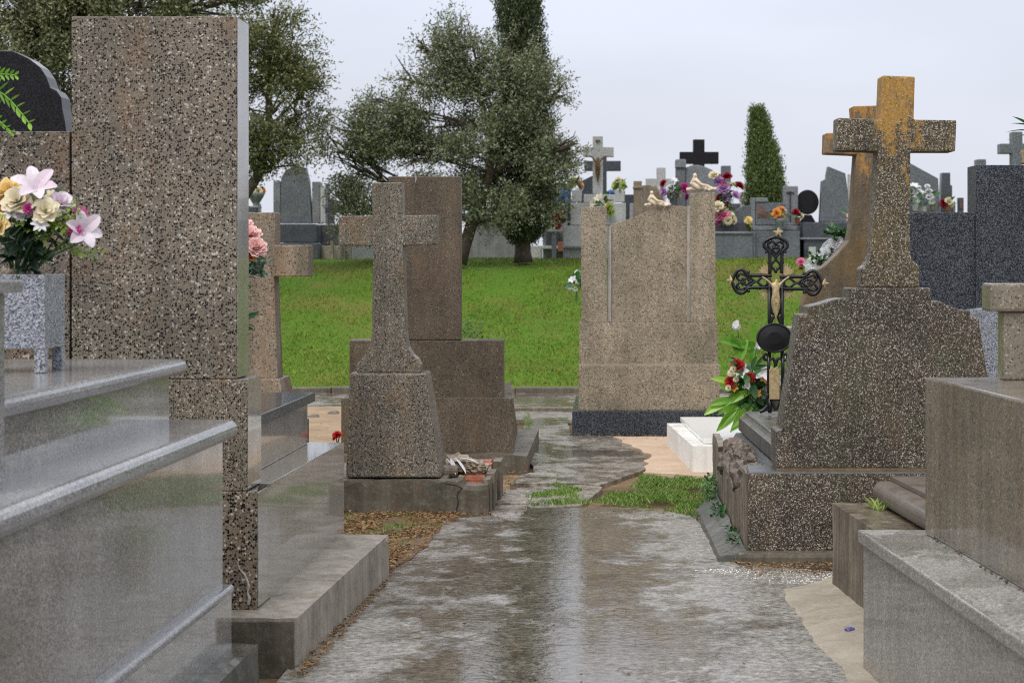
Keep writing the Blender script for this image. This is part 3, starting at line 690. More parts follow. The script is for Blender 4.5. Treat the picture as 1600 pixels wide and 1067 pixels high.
m.build('trailing_sprig', M['lf_lime'], bq, keep=True)
# ================================================================== TOMB B : tall slab
Yb = 6.75; k = Yb / F
def bx(x): return (x - PX) * k
def bz(y): return H + (PY - y) * k
t = thing('terrazzo_slab_tomb', 'tall plain terrazzo slab tomb with polished sides and concrete kerb, left of the path', 'tomb', (bx(250), 7.3, 0))
o = hexq(-3.4, -1.069, -3.4, -.968, 6.61, 8.5, -.06, .178, -.06, .2)
part(o, 'kerb', M['conc'], t, 0, rough=(.04, .0055, 7))
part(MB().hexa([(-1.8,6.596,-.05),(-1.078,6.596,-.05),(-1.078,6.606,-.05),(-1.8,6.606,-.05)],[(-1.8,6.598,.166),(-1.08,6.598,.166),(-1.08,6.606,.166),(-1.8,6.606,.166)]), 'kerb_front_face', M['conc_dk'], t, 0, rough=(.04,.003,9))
# bodies with polished side granite panels
part(hexq(-3.2, bx(402), -3.2, -1.268, Yb, Yb + .22, .18, bz(768)), 'lower_pedestal', M['terra_b2'], t)
part(hexq(-3.2, bx(402) + .007, -3.2, -1.175, Yb + .22, 8.55, .18, bz(766)), 'lower_body', M['gr_warm'], t)
part(hexq(-3.2, bx(385), -3.2, bx(385) + .004, Yb + .012, Yb + .24, bz(767), bz(593)), 'upper_pedestal', M['terra_b'], t)
part(hexq(-3.1, bx(385) - .075, -3.1, -1.33, Yb + .24, 8.5, bz(766) + .001, .779), 'upper_body', M['gr_warm'], t)
part(hexq(-3.1, bx(385) - .05, -3.1, -1.305, Yb + .24, 8.56, .781, .822), 'lid', M['gr_dark'], t, .004)
part(hexq(bx(109), bx(368), bx(109), bx(368) + .004, Yb + .022, Yb + .2, bz(592), bz(25)), 'headstone_slab', M['terra_b'], t, .003)
for nm, (xp, ya, yb, z0, z1) in dict(slab=(368, Yb + .026, Yb + .196, bz(590), bz(28)), upper=(385, Yb + .016, Yb + .236, bz(765), bz(595)), lower=(402, Yb + .004, Yb + .216, .19, bz(770))).items():
    xx = bx(xp); m = MB(); m.hexa([(xx - .004, ya, z0), (xx + .003, ya, z0), (xx + .0095, yb, z0), (xx - .002, yb, z0)], [(xx - .004, ya, z1), (xx + .003, ya, z1), (xx + .0095, yb, z1), (xx - .002, yb, z1)]); part(m, 'polished_side_panel', M['gr_warm'], t, 0)
part(hexq(-3.1, bx(106), -3.1, bx(106), Yb + .018, Yb + .2, bz(592), bz(205)), 'side_slab', M['terra_b2'], t, .003)
m = MB()   # efflorescence crack in the pedestal
cr = [(371,877),(374,888),(382,897),(386,905),(389,915),(387,925),(390,935),(388,944)]
m.tube([W(x, y, Yb - .002) for x, y in cr], [.0015,.003,.004,.003,.005,.003,.006,.005], 6); part(m, 'white_crack_fill', M['mortar'], t, 0)
# black headstone behind the side slab
t = thing('black_headstone_tomb', 'polished black headstone with curved shoulder rising behind the terrazzo side slab', 'tomb', (W(20, 400, 8).x, 8.1, 0))
px = [(-120,560),(-120,120),(-60,88),(0,79),(20,80),(45,92),(62,105),(72,120),(78,137),(88,142),(95,152),(97,170),(101,190),(104,215),(104,560)]
part(MB().outline(px, 7.95, .14), 'headstone', M['gr_black'], t, .006)
part(MB().pbox(-160, 560, 112, 830, 7.9, .5), 'base', M['gr_black'], t)
# fern fronds
f = thing('fern_spray', 'bright green artificial fern spray leaning in at the far left edge', 'plant', (W(-75, 205, 6.85).x, 6.85, bz(205) + .001))
c0 = ORG[f]
m = MB(); m.lathe(c0, [(.04, 0), (.055, .1), (.05, .1), (.045, .09)], 16); m.build('vase', M['gr_mid'], f, smooth=True)
def frond(m, a, b, sag, n=13, L=.06, w_=.008):
    a = Vector(a); b = Vector(b); pts = [a.lerp(b, i/n) + Vector((0, 0, sag * math.sin(PI*i/n))) for i in range(n+1)]
    m.tube(pts, .0025, 5)
    for i in range(2, n+1):
        d = (pts[i] - pts[i-1]).normalized(); l = L * (1.15 - .8 * i / n)
        for s in (-1, 1): m.leaf(pts[i], d * .8 + Vector((0, .15, s * .8)), l, w_, .15, .1, 3)
for i, (tip, sag, L) in enumerate((((24,118),.05,.06), ((45,192),.10,.085), ((18,207),.04,.05), ((-40,60),.02,.05))):
    m = MB(); frond(m, c0 + Vector((0,0,.08)), W(*tip, 6.6), sag, L=L); m.build('frond', M['lf_bright'], f, keep=True)
# pink roses behind slab, standing on B's lid
c = Vector((W(372, 600, 7.9).x - .02, 7.9, .823)); Yp = 7.75
def w(x, y, dy=0): return W(x, y, Yp + dy)
bq = bouquet('pink peony bouquet with frosted leaves peeking from behind the tall slab', c, [('ball','peony',M['p_pink'],w(390,366),.045), ('ball','peony',M['p_pink'],w(400,386,-.05),.042), ('ball','peony',M['p_pink'],w(384,388,-.02),.04), ('rose','peony',M['p_pink'],w(362,380),.06), ('rose','bud',M['p_or'],w(388,398,-.03),.035), ('rose','peony',M['p_pink'],w(380,352,.05),.04)], True, ('pot', .045, .2, M['gr_mid']), leafm='lf_mid', nleaf=16, lsize=.06)
m = MB(); 
for px, py in ((405,425),(412,432),(398,432),(404,415)): sprigs(m, w(px, py), 4, .05, .022)
m.build('frosted_sprigs', M['lf_grey'], bq, keep=True)
m = MB()
for px, py in ((390,410),(388,434),(400,418),(385,425)): m.leaf(w(px-8, py), (1, -.2, .2), .055, .016, .4)
m.build('round_leaves', M['lf_mid'], bq, keep=True)
# ================================================================== TOMB C : pale cross behind
Yc = 9.9
t = thing('tan_cross_tomb', 'tan terrazzo cross on a stepped base half hidden behind the tall slab', 'tomb', (W(400, 600, Yc).x, Yc + .1, 0))
px = [(372,590),(370,432),(318,432),(318,383),(370,383),(370,331),(431,331),(431,383),(483,383),(483,432),(431,432),(433,590)]
px = [(366,592),(368,432),(318,432),(318,383),(368,383),(368,332),(430,332),(430,383),(482,383),(482,432),(428,432),(434,592)]
part(MB().outline(px, Yc, .16), 'cross', M['terra_c'], t, .006)
a = W(352, 632, Yc - .05); b = W(446, 592, Yc - .05)
part(MB().hexa([(a.x-.05,Yc-.08,.55),(b.x+.02,Yc-.08,.55),(b.x+.02,Yc+.3,.55),(a.x-.05,Yc+.3,.55)], [(a.x,Yc-.05,b.z),(b.x-.03,Yc-.05,b.z),(b.x-.03,Yc+.26,b.z),(a.x,Yc+.26,b.z)]), 'cross_base', M['terra_c'], t, .006)
part(MB().box(a.x-.3, b.x+.02, Yc-.25, Yc+.6, .0, .548), 'pedestal', M['terra_c'], t)
# ================================================================== TOMB D : small cross on plinth
Yd = 10.78
t = thing('small_cross_tomb', 'grey brown terrazzo cross on a tapering pedestal over a broken plinth', 'tomb', (W(612, 748, Yd).x, 11.0, 0))
px = [(557,582),(557,570),(563,563),(570,555),(577,542),(581,520),(583,384),(529,383),(529,338),(582,337),(581,286),(628,285),(629,337),(683,336),(682,382),(630,384),(634,520),(637,542),(645,555),(652,561),(657,570),(657,582)]
part(MB().outline(px, Yd, .14), 'cross', M['terra_d'], t, .006)
a = [W(540,749,Yd-.08), W(689,749,Yd-.08), W(545,584,Yd-.08), W(664,584,Yd-.08)]
m = MB(); zt = W(600, 582, Yd).z - .001
m.hexa([(a[0].x,Yd-.08,.202),(a[1].x,Yd-.08,.202),(a[1].x,Yd+.34,.202),(a[0].x,Yd+.34,.202)], [(a[2].x,Yd-.04,zt),(a[3].x,Yd-.04,zt),(a[3].x,Yd+.27,zt),(a[2].x,Yd+.27,zt)])
part(m, 'pedestal', M['terra_d'], t, .012)
# plinth front with broken corner
xl = W(440, 800, 10.63).x; xr = W(763, 800, 10.63).x
m = MB(); m.outline([(440,830),(440,750),(700,750),(724,747),(727,757),(745,758),(762,757),(764,830)], 10.63, .1)
part(m, 'plinth_front', M['conc_dk'], t, 0, rough=(.035, .005, 8))
part(MB().box(xl, W(700,740,10.8).x, 10.735, 11.6, -.05, .196), 'plinth_bed', M['conc_dk'], t, 0, rough=(.05, .005, 8))
for (ya, yb, zt) in ((10.735, 10.90, .19), (10.93, 11.18, .2), (11.24, 11.5, .235)):
    xo = W(766,760,10.75).x + (ya-10.7)*.06
    part(MB().box(xo - .05, xo, ya, yb, -.05, zt), 'side_panel', M['conc_st'], t, 0, rough=(.03, .004, 9))
m = MB()   # red brick left bare where the render broke off
for i, (xa, xb, ya, yb, z) in enumerate(((-.80,-.69,10.76,10.88,.158),(-.82,-.70,10.91,11.04,.185),(-.80,-.69,11.07,11.17,.19),(-.83,-.68,11.2,11.36,.222),(-.80,-.69,11.38,11.5,.226),(-.79,-.67,10.645,10.73,.150))):
    m = MB(); m.box(xa, xb, ya, yb, .03, z); part(m, 'brick', M['brick'], t, 0, rough=(.02, .007, 25))
m = MB(); cr = [(716,805),(713,795),(716,785),(714,775),(716,768),(722,762),(712,757),(695,754)]
m.tube([W(x, y, 10.627) for x, y in cr], .0035, 5); part(m, 'dark_crack', M['darkmetal'], t, 0)
rb = thing('rubble_heap', 'heap of broken mortar rubble on the plinth right of the small cross', 'rubble', (W(718, 740, 11.1).x, 11.1, .19))
for i in range(34):
    x = random.uniform(690, 752); u = (x - 690) / 62; m = MB()
    p = W(x, 742 - 26 * (1 - abs(u - .45)) * random.random(), 11.05 + random.uniform(-.05, .25))
    m.rock((p.x, p.y, max(.2, p.z)), random.uniform(.025, .055), .6, 3, (1.2, 1, .8), i * 1.3, 2.1); m.build('rubble_chunk', M['rubble'], rb)
part(MB().tube([W(690, 737, 10.95), W(714, 737, 10.97)], .04, 14), 'drain_stub', M['conc_st'], rb, .004)
bg = MB()
for i in range(5):
    p = W(690 + i*7, 716, 11.0); bg.leaf(p, (random.uniform(-.6,.8), -.2, random.uniform(-.6,.5)), .12, .012, .4, .6)
tag(bg.build('plastic_scrap', M['p_white'], loc=W(700, 722, 11.0), keep=True), 'crumpled white plastic strip lying on the rubble heap', 'litter')
# red flower + stones behind kerb
rf = bouquet('single small red flower standing at the far end of the slab tomb', W(527, 692, 8.9), [('ball','bloom',M['p_red'],W(527,679,8.9),.022), ('rose','bloom',M['p_red'],W(523,684,8.9),.014)], False, name='red_flower')
for i, (x, y, r) in enumerate(((491,653,.05),(522,648,.055),(502,664,.02),(511,671,.02),(535,658,.02))):
    p = G(x, y, .02); tag(MB().rock(p, r, .4, 2, (1.2, 1, .7), i*3).build('stone', M['rubble_dk'], smooth=True), ['brown stone at left end of the pale soil bed','larger brown stone at the back of the pale soil bed','small stone in the middle of the pale soil bed','small stone nearest the front of the pale soil bed','small stone beside the dark stele base'][i], 'stone', 'stones in the soil bed')
# ================================================================== TOMB E : dark brown stele
Ye = 13.2
t = thing('brown_stele_tomb', 'dark brown rectangular terrazzo stele on two stepped blocks behind the small cross', 'tomb', (W(665, 700, Ye).x, 13.6, 0))
part(MB().pbox(607, 276, 720, 531, Ye, .16, -.02), 'stele', M['terra_e'], t, .005)
part(MB().pbox(546, 532, 786, 622, Ye - .03, .3, -.02), 'upper_block', M['terra_e'], t)
a = W(533, 707, 13.1); b = W(802, 622, 13.1)
part(MB().hexa([(a.x,13.1,a.z),(b.x,13.1,a.z),(b.x-.05,14.8,a.z),(a.x+.05,14.8,a.z)], [(a.x,13.1,b.z),(b.x,13.1,b.z),(b.x-.1,14.8,b.z),(a.x+.1,14.8,b.z)]), 'lower_block', M['terra_e'], t)
part(hexq(a.x - .1, W(825,733,12.95).x, a.x, W(825,733,12.95).x - .0, 12.93, 15.0, -.05, a.z - .001), 'footing', M['conc_dk'], t, 0, rough=(.06, .006, 7))
m = MB(); m.tube([W(649, 275, Ye - .002), W(650, 281, Ye - .002), W(649, 286, Ye - .002)], [.008, .006, .003], 6); part(m, 'white_stain', M['mortar'], t, 0)
# ================================================================== TOMB F : beige wave monument
Yf = 15.95
t = thing('beige_wave_monument', 'beige terrazzo monument with sloping wave top between two uneven pillars', 'tomb', (W(1012, 673, Yf).x, 16.4, 0))
part(MB().outline([(908,504),(908,324),(948,322),(949,504)], Yf, .22), 'left_pillar', M['terra_f'], t, .006)
part(MB().outline([(1079,504),(1078,302),(1117,301),(1119,504)], Yf, .22), 'right_pillar', M['terra_f'], t, .006)
px = [(955,504),(953,351),(970,347),(990,340),(1010,331),(1028,325),(1045,322),(1062,322),(1074,323),(1074,504)]
part(MB().outline(px, Yf + .07, .13), 'wave_panel', M['terra_f'], t, .005)
for xa, xb in ((949.3, 955), (1073.5, 1078.6)): part(MB().pbox(xa, 353 if xa < 1000 else 322, xb, 503, Yf + .05, .13), 'mortar_joint', M['mortar'], t, .004)
part(MB().pbox(905, 504.5, 1122, 569, Yf - .07, .4), 'upper_block', M['terra_f'], t)
a = W(904, 641, Yf - .4); b = W(1125, 571, Yf - .4)
part(MB().hexa([(a.x,a.y,a.z),(b.x,a.y,a.z),(b.x,a.y+1.7,a.z),(a.x-.0,a.y+1.7,a.z)], [(a.x,a.y,b.z),(b.x,a.y,b.z),(b.x,a.y+1.7,b.z),(a.x-.0,a.y+1.7,b.z)]), 'lower_block', M['terra_f'], t)
a = W(894, 676, Yf - .46); b = W(1132, 642, Yf - .46)
part(MB().box(a.x, b.x, a.y, a.y + 1.8, a.z - .05, b.z), 'plinth', M['gr_dark'], t, .006)
# ================================================================== TOMB G : white marble
t = thing('white_marble_tomb', 'low whitewashed tomb with white marble lid beside the sandy patch', 'tomb', (.9, 13.6, 0))
part(hexq(.559, 1.6, .445, 1.5, 12.72, 14.55, -.04, .185), 'base', M['whitewash'], t, 0, rough=(.07, .004, 6))
part(hexq(.64, 1.55, .55, 1.45, 12.86, 14.65, .187, .222), 'lid', M['marble'], t, .006)
bl = []; Yg = 13.0
def w(x, y, dy=0): return W(x, y, Yg + dy)
for x, y, r in ((1153,515,.05),(1190,585,.07),(1158,582,.06),(1182,546,.04),(1232,578,.04),(1226,560,.03),(1168,605,.04)): bl.append(('lily' if r > .05 else 'calla', 'white_lily', M['p_white'], w(x, y, random.uniform(-.3,-.2)), r * 1.15))
for x, y, r in ((1152,570,.045),(1141,596,.038),(1172,590,.035)): bl.append(('ball','red_carnation',M['p_red'],w(x,y,-.26),r))
for x, y, r in ((1192,592,.035),(1148,606,.03),(1226,604,.03),(1182,615,.03)): bl.append(('lily','orange_lily',M['p_or'],w(x,y,-.24),r*1.4))
for x, y, r in ((1143,582,.025),(1150,592,.02),(1138,606,.02),(1146,575,.02)): bl.append(('ball','cream_blossom',M['p_cream'],w(x,y,-.28),r))
bq = bouquet('large bright green leaf spray with white lilies and red carnations on the white tomb', (W(1172,652,Yg).x, Yg, .223), bl, True, ('pot', .07, .13, M['whitewash']), leafm='lf_mid', nleaf=70, lsize=.11)
m = MB()
for (x, y, dx, dz, L) in ((1140,625,-1,.1,.16),(1130,628,-1,-.2,.17),(1145,635,-.9,-.7,.17),(1160,640,-.4,-1,.13),(1150,622,-.8,.8,.16),(1165,545,-1,.6,.2),(1150,560,-.3,1,.17),(1180,540,-.3,1,.15),(1136,600,-1,.6,.14),(1170,632,-.9,-.6,.2),(1150,640,-1,-.5,.2),(1185,552,.3,.9,.12),(1160,530,-.5,-1,.16),(1185,640,-.6,-.6,.14),(1158,590,-1,.5,.13),(1165,612,-1,-.2,.16),(1150,612,-1,-.5,.15),(1200,560,.4,.9,.13),(1190,530,.2,1,.12),(1140,640,-1,-.8,.15),(1168,648,-1,-.4,.17),(1155,550,-.9,.9,.14)):
    m.leaf(w(x + 8, y, -.22), (dx, -.2, dz), L*1.1, L*.17, .5, .3, 6, (random.uniform(-.3,.3), -1, random.uniform(0,.8))); m.leaf(w(x + 22, y + 6, -.12), (dx * .8 + .1, -.4, dz + .25), L, L*.14, .7, .3, 6, (random.uniform(-.5,.5), -1, random.uniform(0,.6)))
m.build('broad_leaves', M['lf_bright'], bq, keep=True)
# ================================================================== TOMB H : cracked base with lichened cross
t = thing('lichened_cross_tomb', 'dark terrazzo tomb with broken side panel, carved headstone and orange lichened cross', 'tomb', (W(1390, 860, 9.1).x, 9.6, 0))
XL = lambda Y: .654 - .0229 * (Y - 9.0)
part(hexq(XL(9)+.03, 2.35, XL(11.14)+.03, 2.3, 9.03, 11.12, 0, .37), 'rubble_core', M['rubble_dk'], t, 0, rough=(.05, .03, 9))
part(hexq(XL(9)+.001, 2.4, XL(9)+.001, 2.4, 8.98, 9.028, .0, .411), 'front_panel', M['terra_h'], t, .003)
sp = [(9.031,.0),(11.14,.0),(11.14,.412),(10.86,.408),(10.74,.37),(10.76,.34),(10.5,.31),(10.2,.33),(10.0,.29),(9.75,.255),(9.6,.27),(9.42,.30),(9.33,.35),(9.24,.38),(9.22,.411),(9.031,.411)]
m = MB(); n = len(sp); vs = [(XL(y), y, z) for y, z in sp] + [(XL(y) + .04, y, z) for y, z in sp]
m.add(vs, [tuple(range(n)), tuple(range(2*n-1, n-1, -1))] + [(i, i+n, (i+1) % n + n, (i+1) % n) for i in range(n)]); part(m, 'broken_side_panel', M['conc_st'], t, 0, rough=(.04, .006, 8))
for i in range(26):
    y = random.uniform(9.35, 10.85); z = random.uniform(.28, .38)
    part(MB().rock((XL(y) + random.uniform(.04, .13), y, z), random.uniform(.04, .085), .5, 3, (.8, 1.3, .8), i*2.1, 2.0), 'rubble_chunk', M['rubble_dk'], t, 0)
part(MB().hexa([(.80,9.03,.372),(2.38,9.03,.372),(2.33,11.14,.372),(.72,11.14,.372)], [(.83,9.03,.415),(2.38,9.03,.415),(2.33,11.14,.415),(.74,11.14,.415)]), 'top_slab', M['slate'], t, 0, rough=(.06, .005, 9))
part(MB().hexa([(XL(9)+.002,8.985,.413),(2.38,8.985,.413),(2.38,9.3,.413),(XL(9.3)+.02,9.3,.413)], [(XL(9)+.006,8.99,.419),(2.38,8.99,.419),(2.38,9.3,.419),(XL(9.3)+.03,9.3,.419)]), 'front_edge', M['slate'], t, 0)
# raised lid with concave moulding
prof = [(.80, .42), (.80, .492), (.812, .494), (.825, .50), (.834, .512), (.838, .524), (.845, .526), (2.2, .526), (2.2, .42)]
n = len(prof); vs = [(x + .02, 9.35, z) for x, z in prof] + [(x - .035, 11.25, z) for x, z in prof]
m = MB().add(vs, [tuple(range(n)), tuple(range(2*n-1, n-1, -1))] + [(i, i+n, (i+1) % n + n, (i+1) % n) for i in range(n)]); part(m, 'moulded_lid', M['conc_gn'], t, 0)
# headstone
Yh = 9.06; cxh = 1388
Lp = [(1213,731),(1213,674),(1221,671),(1249,492),(1263,491),(1263,479),(1285,474),(1303,468),(1316,466),(1327,467),(1327,450)]
px = Lp + [(1454,450),(1455,470),(1466,470),(1482,477),(1500,484),(1516,485),(1516,494),(1529,496),(1545,600),(1558,672),(1564,674),(1564,731)]
part(MB().outline(px, Yh, .22, -.03), 'headstone', M['terra_h'], t, .007)
part(MB().pbox(1214, 731.5, 1563, 738, Yh - .012, .24), 'ochre_bed_joint', M['ochre'], t, .002)
Yj = 9.1
px = [(1345,449),(1345,420),(1352,415),(1357,408),(1360,395),(1366,330),(1372,237),(1308,235),(1309,184),(1376,187),(1379,118),(1430,120),(1428,187),(1495,188),(1493,237),(1423,237),(1422,330),(1423,398),(1427,408),(1435,414),(1437,420),(1437,449)]
# the cross has its own origin at its foot so that its lichen grows from there upward
a = W(1390, 449, Yj); 
m = MB().outline(px, Yj, .15, -.03); o = part(m, 'cross', M['lich_j'], t, .009)
o.data.transform(Matrix.Translation(-(a - ORG[t]))); o.location = a - ORG[t]
# footing ledge + slabs
part(hexq(.60, 2.45, .60, 2.45, 8.88, 8.978, -.04, .055), 'foot_ledge', M['conc_dk'], t, .02)
m = MB(); m.hexa([(.50,8.95,-.03),(.652,8.95,-.03),(.60,10.9,-.03),(.45,10.9,-.03)], [(.52,8.97,.03),(.652,8.97,.05),(.60,10.8,.12),(.50,10.8,.02)])
part(m, 'slate_skirt', M['conc_gn'], t, 0, rough=(.08, .008, 4))
for i in range(14):
    y = random.uniform(9.2, 10.9); pass
wd = thing('ivy_weed', 'small green weeds rooted along the foot of the broken side panel', 'plant', (.55, 10.2, .03))
m = MB()
for i in range(240):
    y = random.choice([10.75, 10.6, 10.3, 10.9, 9.35, 10.1]) + random.gauss(0, .09); x = XL(y) - abs(random.gauss(0, .035)) - .004
    m.leaf((x, y, random.uniform(.03, .20 if y > 10.4 else .1)), (random.uniform(-1,.1), random.uniform(-1,.3), random.uniform(-.2,1)), random.uniform(.02, .045), .009, .6)
m.build('leaves', M['lf_mid'], wd, keep=True)
# ================================================================== iron cross
Yi = 11.0; 
t = thing('cast_iron_cross', 'black filigree cast iron cross with small gilt crucifix figure and oval plaque', 'cross', (W(1212, 645, Yi).x, Yi, .527))
def wp(x, y, dy=0): return W(x, y, Yi + dy)
def loop(pts, dy=0, r=.0085): return [wp(x, y, dy) for x, y in pts], r
m = MB()
def T(pts, r=.0085): m.tube([wp(x, y) for x, y in pts], r * 1.28, 6)
cx = 1212
def smooth(pts, closed=False, n=5):
    P = [Vector((x, y)) for x, y in pts]; out = []; N_ = len(P)
    rngi = range(N_ if closed else N_ - 1)
    for i in rngi:
        p0 = P[(i-1) % N_] if closed or i > 0 else P[0]; p1 = P[i]; p2 = P[(i+1) % N_]; p3 = P[(i+2) % N_] if closed or i + 2 < N_ else P[-1]
        for j in range(n):
            u = j / n; out.append(tuple(.5*((2*p1) + (p2-p0)*u + (2*p0-5*p1+4*p2-p3)*u*u + (3*p1-p0-3*p2+p3)*u**3)))
    out.append(tuple(P[0] if closed else P[-1])); return out
def arm(ox, oy, dx, dy, L):    # filigree arm from (ox,oy) outward along (dx,dy), length L px
    px_, py_ = -dy, dx
    def q(a, b): return (ox + dx*a*L + px_*b, oy + dy*a*L + py_*b)
    for s in (-1, 1):
        T(smooth([q(0, 9*s), q(.35, 9.5*s), q(.58, 10*s), q(.66, 14*s), q(.74, 18*s), q(.86, 17*s), q(.95, 9*s), q(1.0, 0)]))
        T(smooth([q(.05, 0), q(.22, 7*s), q(.4, 0), q(.55, 6*s), q(.66, 9*s), q(.8, 12*s), q(.88, 7*s), q(.8, 1*s), q(.72, 6*s)]), .006)
        T(smooth([q(.55, 0), q(.64, 5*s), q(.72, 2*s), q(.66, 0)]), .006)
        T([q(.6, 12*s), q(.58, 17*s)], .007); T([q(.3, 9*s), q(.3, 13*s)], .006)
    T([q(.0, 0), q(.14, 0)], .006)
    for a, b in ((.72, 17), (.72, -17), (.98, 0), (.52, 0), (.84, 9), (.84, -9)):
        c = q(a, b); m.rock(wp(*c), .011, 0, 1, (1, .6, 1))
arm(1212, 427, 0, -1, 57); arm(1206, 440, -1, 0, 62); arm(1218, 442, 1, 0, 66)
T([(1202,435),(1202,560)]); T([(1222,435),(1222,560)])
for s in (-1, 1):
    T(smooth([(1212,445),(1212+6*s,455),(1212+9*s,470),(1212+6*s,488),(1212,493)]), .006)
    T(smooth([(1212,493),(1212+5*s,497),(1212+8*s,506)]), .008)
    T([(1212+11*s,552),(1212+11*s,575),(1212+11*s,622)], .0085)
    T(smooth([(1212+11*s,556),(1212+17*s,553),(1212+18*s,560),(1212+12*s,563),(1212+4*s,560),(1212,572),(1212,580)]), .007)
    T(smooth([(1212+11*s,615),(1212+14*s,622),(1212+12*s,632),(1212+18*s,640),(1212+25*s,643)]), .009)
    T(smooth([(1212,640),(1212+5*s,630),(1212+10*s,622)]), .007); T([(1212+10*s,622),(1212+9*s,645)], .0095)
    T([(1212+11*s,622),(1212+22*s,624)], .006)
T([(1194,624),(1230,624)], .006)
m.build('frame', M['iron'], t, smooth=True)
m = MB(); c = wp(1210, 528, -.02); n = 28
ring = lambda r, y: [(c.x + r*.104*math.cos(2*PI*i/n), y, c.z + r*.086*math.sin(2*PI*i/n)) for i in range(n)]
vs = ring(1, Yi-.012) + ring(1.0, Yi-.03) + ring(.93, Yi-.036) + ring(.86, Yi-.028) + ring(.4, Yi-.034)
m.add(vs, [(j*n+i, j*n+(i+1) % n, (j+1)*n+(i+1) % n, (j+1)*n+i) for j in range(4) for i in range(n)] + [tuple(range(n)), tuple(range(5*n-1, 4*n-1, -1))])
m.build('oval_plaque', M['iron'], t, smooth=False)
m = MB().outline([(1202,624),(1202,578),(1206,572),(1210,576),(1214,572),(1218,578),(1218,624)], Yi - .02, .015); part(m, 'gilt_plate', M['gold'], t, .003)
def star(m, x, y, r, dx, dy):
    for a in range(5):
        q = 2*PI*a/5 + math.atan2(dy, dx); e = wp(x + r*math.cos(q), y + r*math.sin(q)); m.tube([wp(x, y), e], [.012, .003], 6)
for x, y, dx, dy in ((1216,364,0,-1),(1143,438,-1,0),(1287,443,1,0)):
    m = MB(); star(m, x, y, 8, dx, dy); m.rock(wp(x, y), .014, .1, 1); m.build('gilt_finial', M['gold'], t)
m = MB()
for bx_, by_, ex, ey in ((1204,432,1188,416),(1222,432,1236,416),(1203,452,1190,464),(1223,452,1236,464)):
    d = (wp(ex, ey) - wp(bx_, by_)).normalized()
    sd = Vector((-d.z, 0, d.x)); L = (wp(ex, ey) - wp(bx_, by_)).length; o_ = wp(bx_, by_, .006); P_ = [o_ - sd*.008, o_ + sd*.008]
    for j in range(9): P_.append(o_ + (d + sd * (.5 - j/8)).normalized() * L * (1.0 if j % 2 == 0 else .78))
    m = MB(); m.prism(P_, .008); m.build('gilt_rays', M['gold'], t)
def skin_fig(name, joints, edges, radii, mat, root, sub=2):
    me = bpy.data.meshes.new(name); me.from_pydata([tuple(Vector(j)) for j in joints], edges, []); o = bpy.data.objects.new(name, me); COL.objects.link(o)
    sk = o.modifiers.new('s', 'SKIN'); 
    for i, r in enumerate(radii): me.skin_vertices[0].data[i].radius = (r, r)
    me.skin_vertices[0].data[0].use_root = True
    ss = o.modifiers.new('u', 'SUBSURF'); ss.levels = sub; ss.render_levels = sub
    dg = bpy.context.evaluated_depsgraph_get(); nm = bpy.data.meshes.new_from_object(o.evaluated_get(dg)); bpy.data.objects.remove(o)
    nm.transform(Matrix.Translation(-ORG[root])); nm.name = name; nm.materials.clear(); nm.materials.append(mat); nm.shade_smooth()
    q = bpy.data.objects.new(name, nm); COL.objects.link(q); q.parent = root; ORG[q] = ORG[root]; return q
def corpus(root, P, s, mat, name='crucifix_figure'):   # P: map (x,z) unit -> world ; s scale metres
    J = [(0,0),(0,.14),(0,.27),(.01,.33),(.035,.40),(-.10,.27),(-.21,.38),(-.33,.46),(.10,.27),(.21,.38),(.33,.46),(-.055,-.04),(-.03,-.27),(.0,-.5),(.055,-.04),(.03,-.27),(.015,-.5),(.0,-.56)]
    E = [(0,1),(1,2),(2,3),(3,4),(2,5),(5,6),(6,7),(2,8),(8,9),(9,10),(0,11),(11,12),(12,13),(0,14),(14,15),(15,16),(13,17)]
    R = [.07,.075,.08,.035,.06,.035,.028,.02,.035,.028,.02,.06,.045,.028,.06,.045,.028,.02]
    skin_fig(name, [P(x, z) for x, z in J], E, [r * s for r in R], mat, root, 1)
    return
pc = wp(1212, 462, -.035)
corpus(t, lambda x, z: pc + Vector((x * .235, -.012 * (1 if z < 0 else .4), z * .235)), .235, M['gold'])
m = MB(); m.lathe(pc + Vector((0, -.006, -.025)), [(.014, -.03), (.022, -.02), (.020, 0), (.017, .018)], 12, 1.1, .8); m.build('loincloth', M['gold'], t, smooth=True)
# ================================================================== CROSS K (behind)
Yk = 11.9
t = thing('rear_lichen_cross_tomb', 'second orange lichened cross with wide flaring foot, standing behind the front one', 'tomb', (W(1356, 640, Yk).x, Yk + .2, 0))
Lk = [(1252,640),(1254,478),(1259,462),(1263,432),(1272,424),(1288,416),(1300,405),(1313,392),(1326,376),(1331,350),(1338,245),(1339,242),(1290,240),(1291,208),(1336,207),(1333,166)]
px = Lk + [(1376,165),(1376,207),(1422,208),(1422,241),(1375,243),(1380,350),(1385,376),(1398,392),(1411,405),(1424,416),(1440,424),(1449,432),(1453,462),(1458,640)]
a = W(1356, 470, Yk); m = MB().outline(px, Yk, .18, -.03); o = part(m, 'cross', M['lich_k'], t, .008)
o.data.transform(Matrix.Translation(-(a - ORG[t]))); o.location = a - ORG[t]
part(MB().pbox(1235, 610, 1480, 760, Yk - .05, 1.6, -.03), 'base', M['terra_e'], t)
part(MB().pbox(1246, 505, 1256, 640, Yk + .04, .1), 'edge_strip', M['conc_st'], t)
part(MB().pbox(1222, 512, 1250, 522, Yk + .1, .3), 'rear_slab', M['conc'], t, .004)
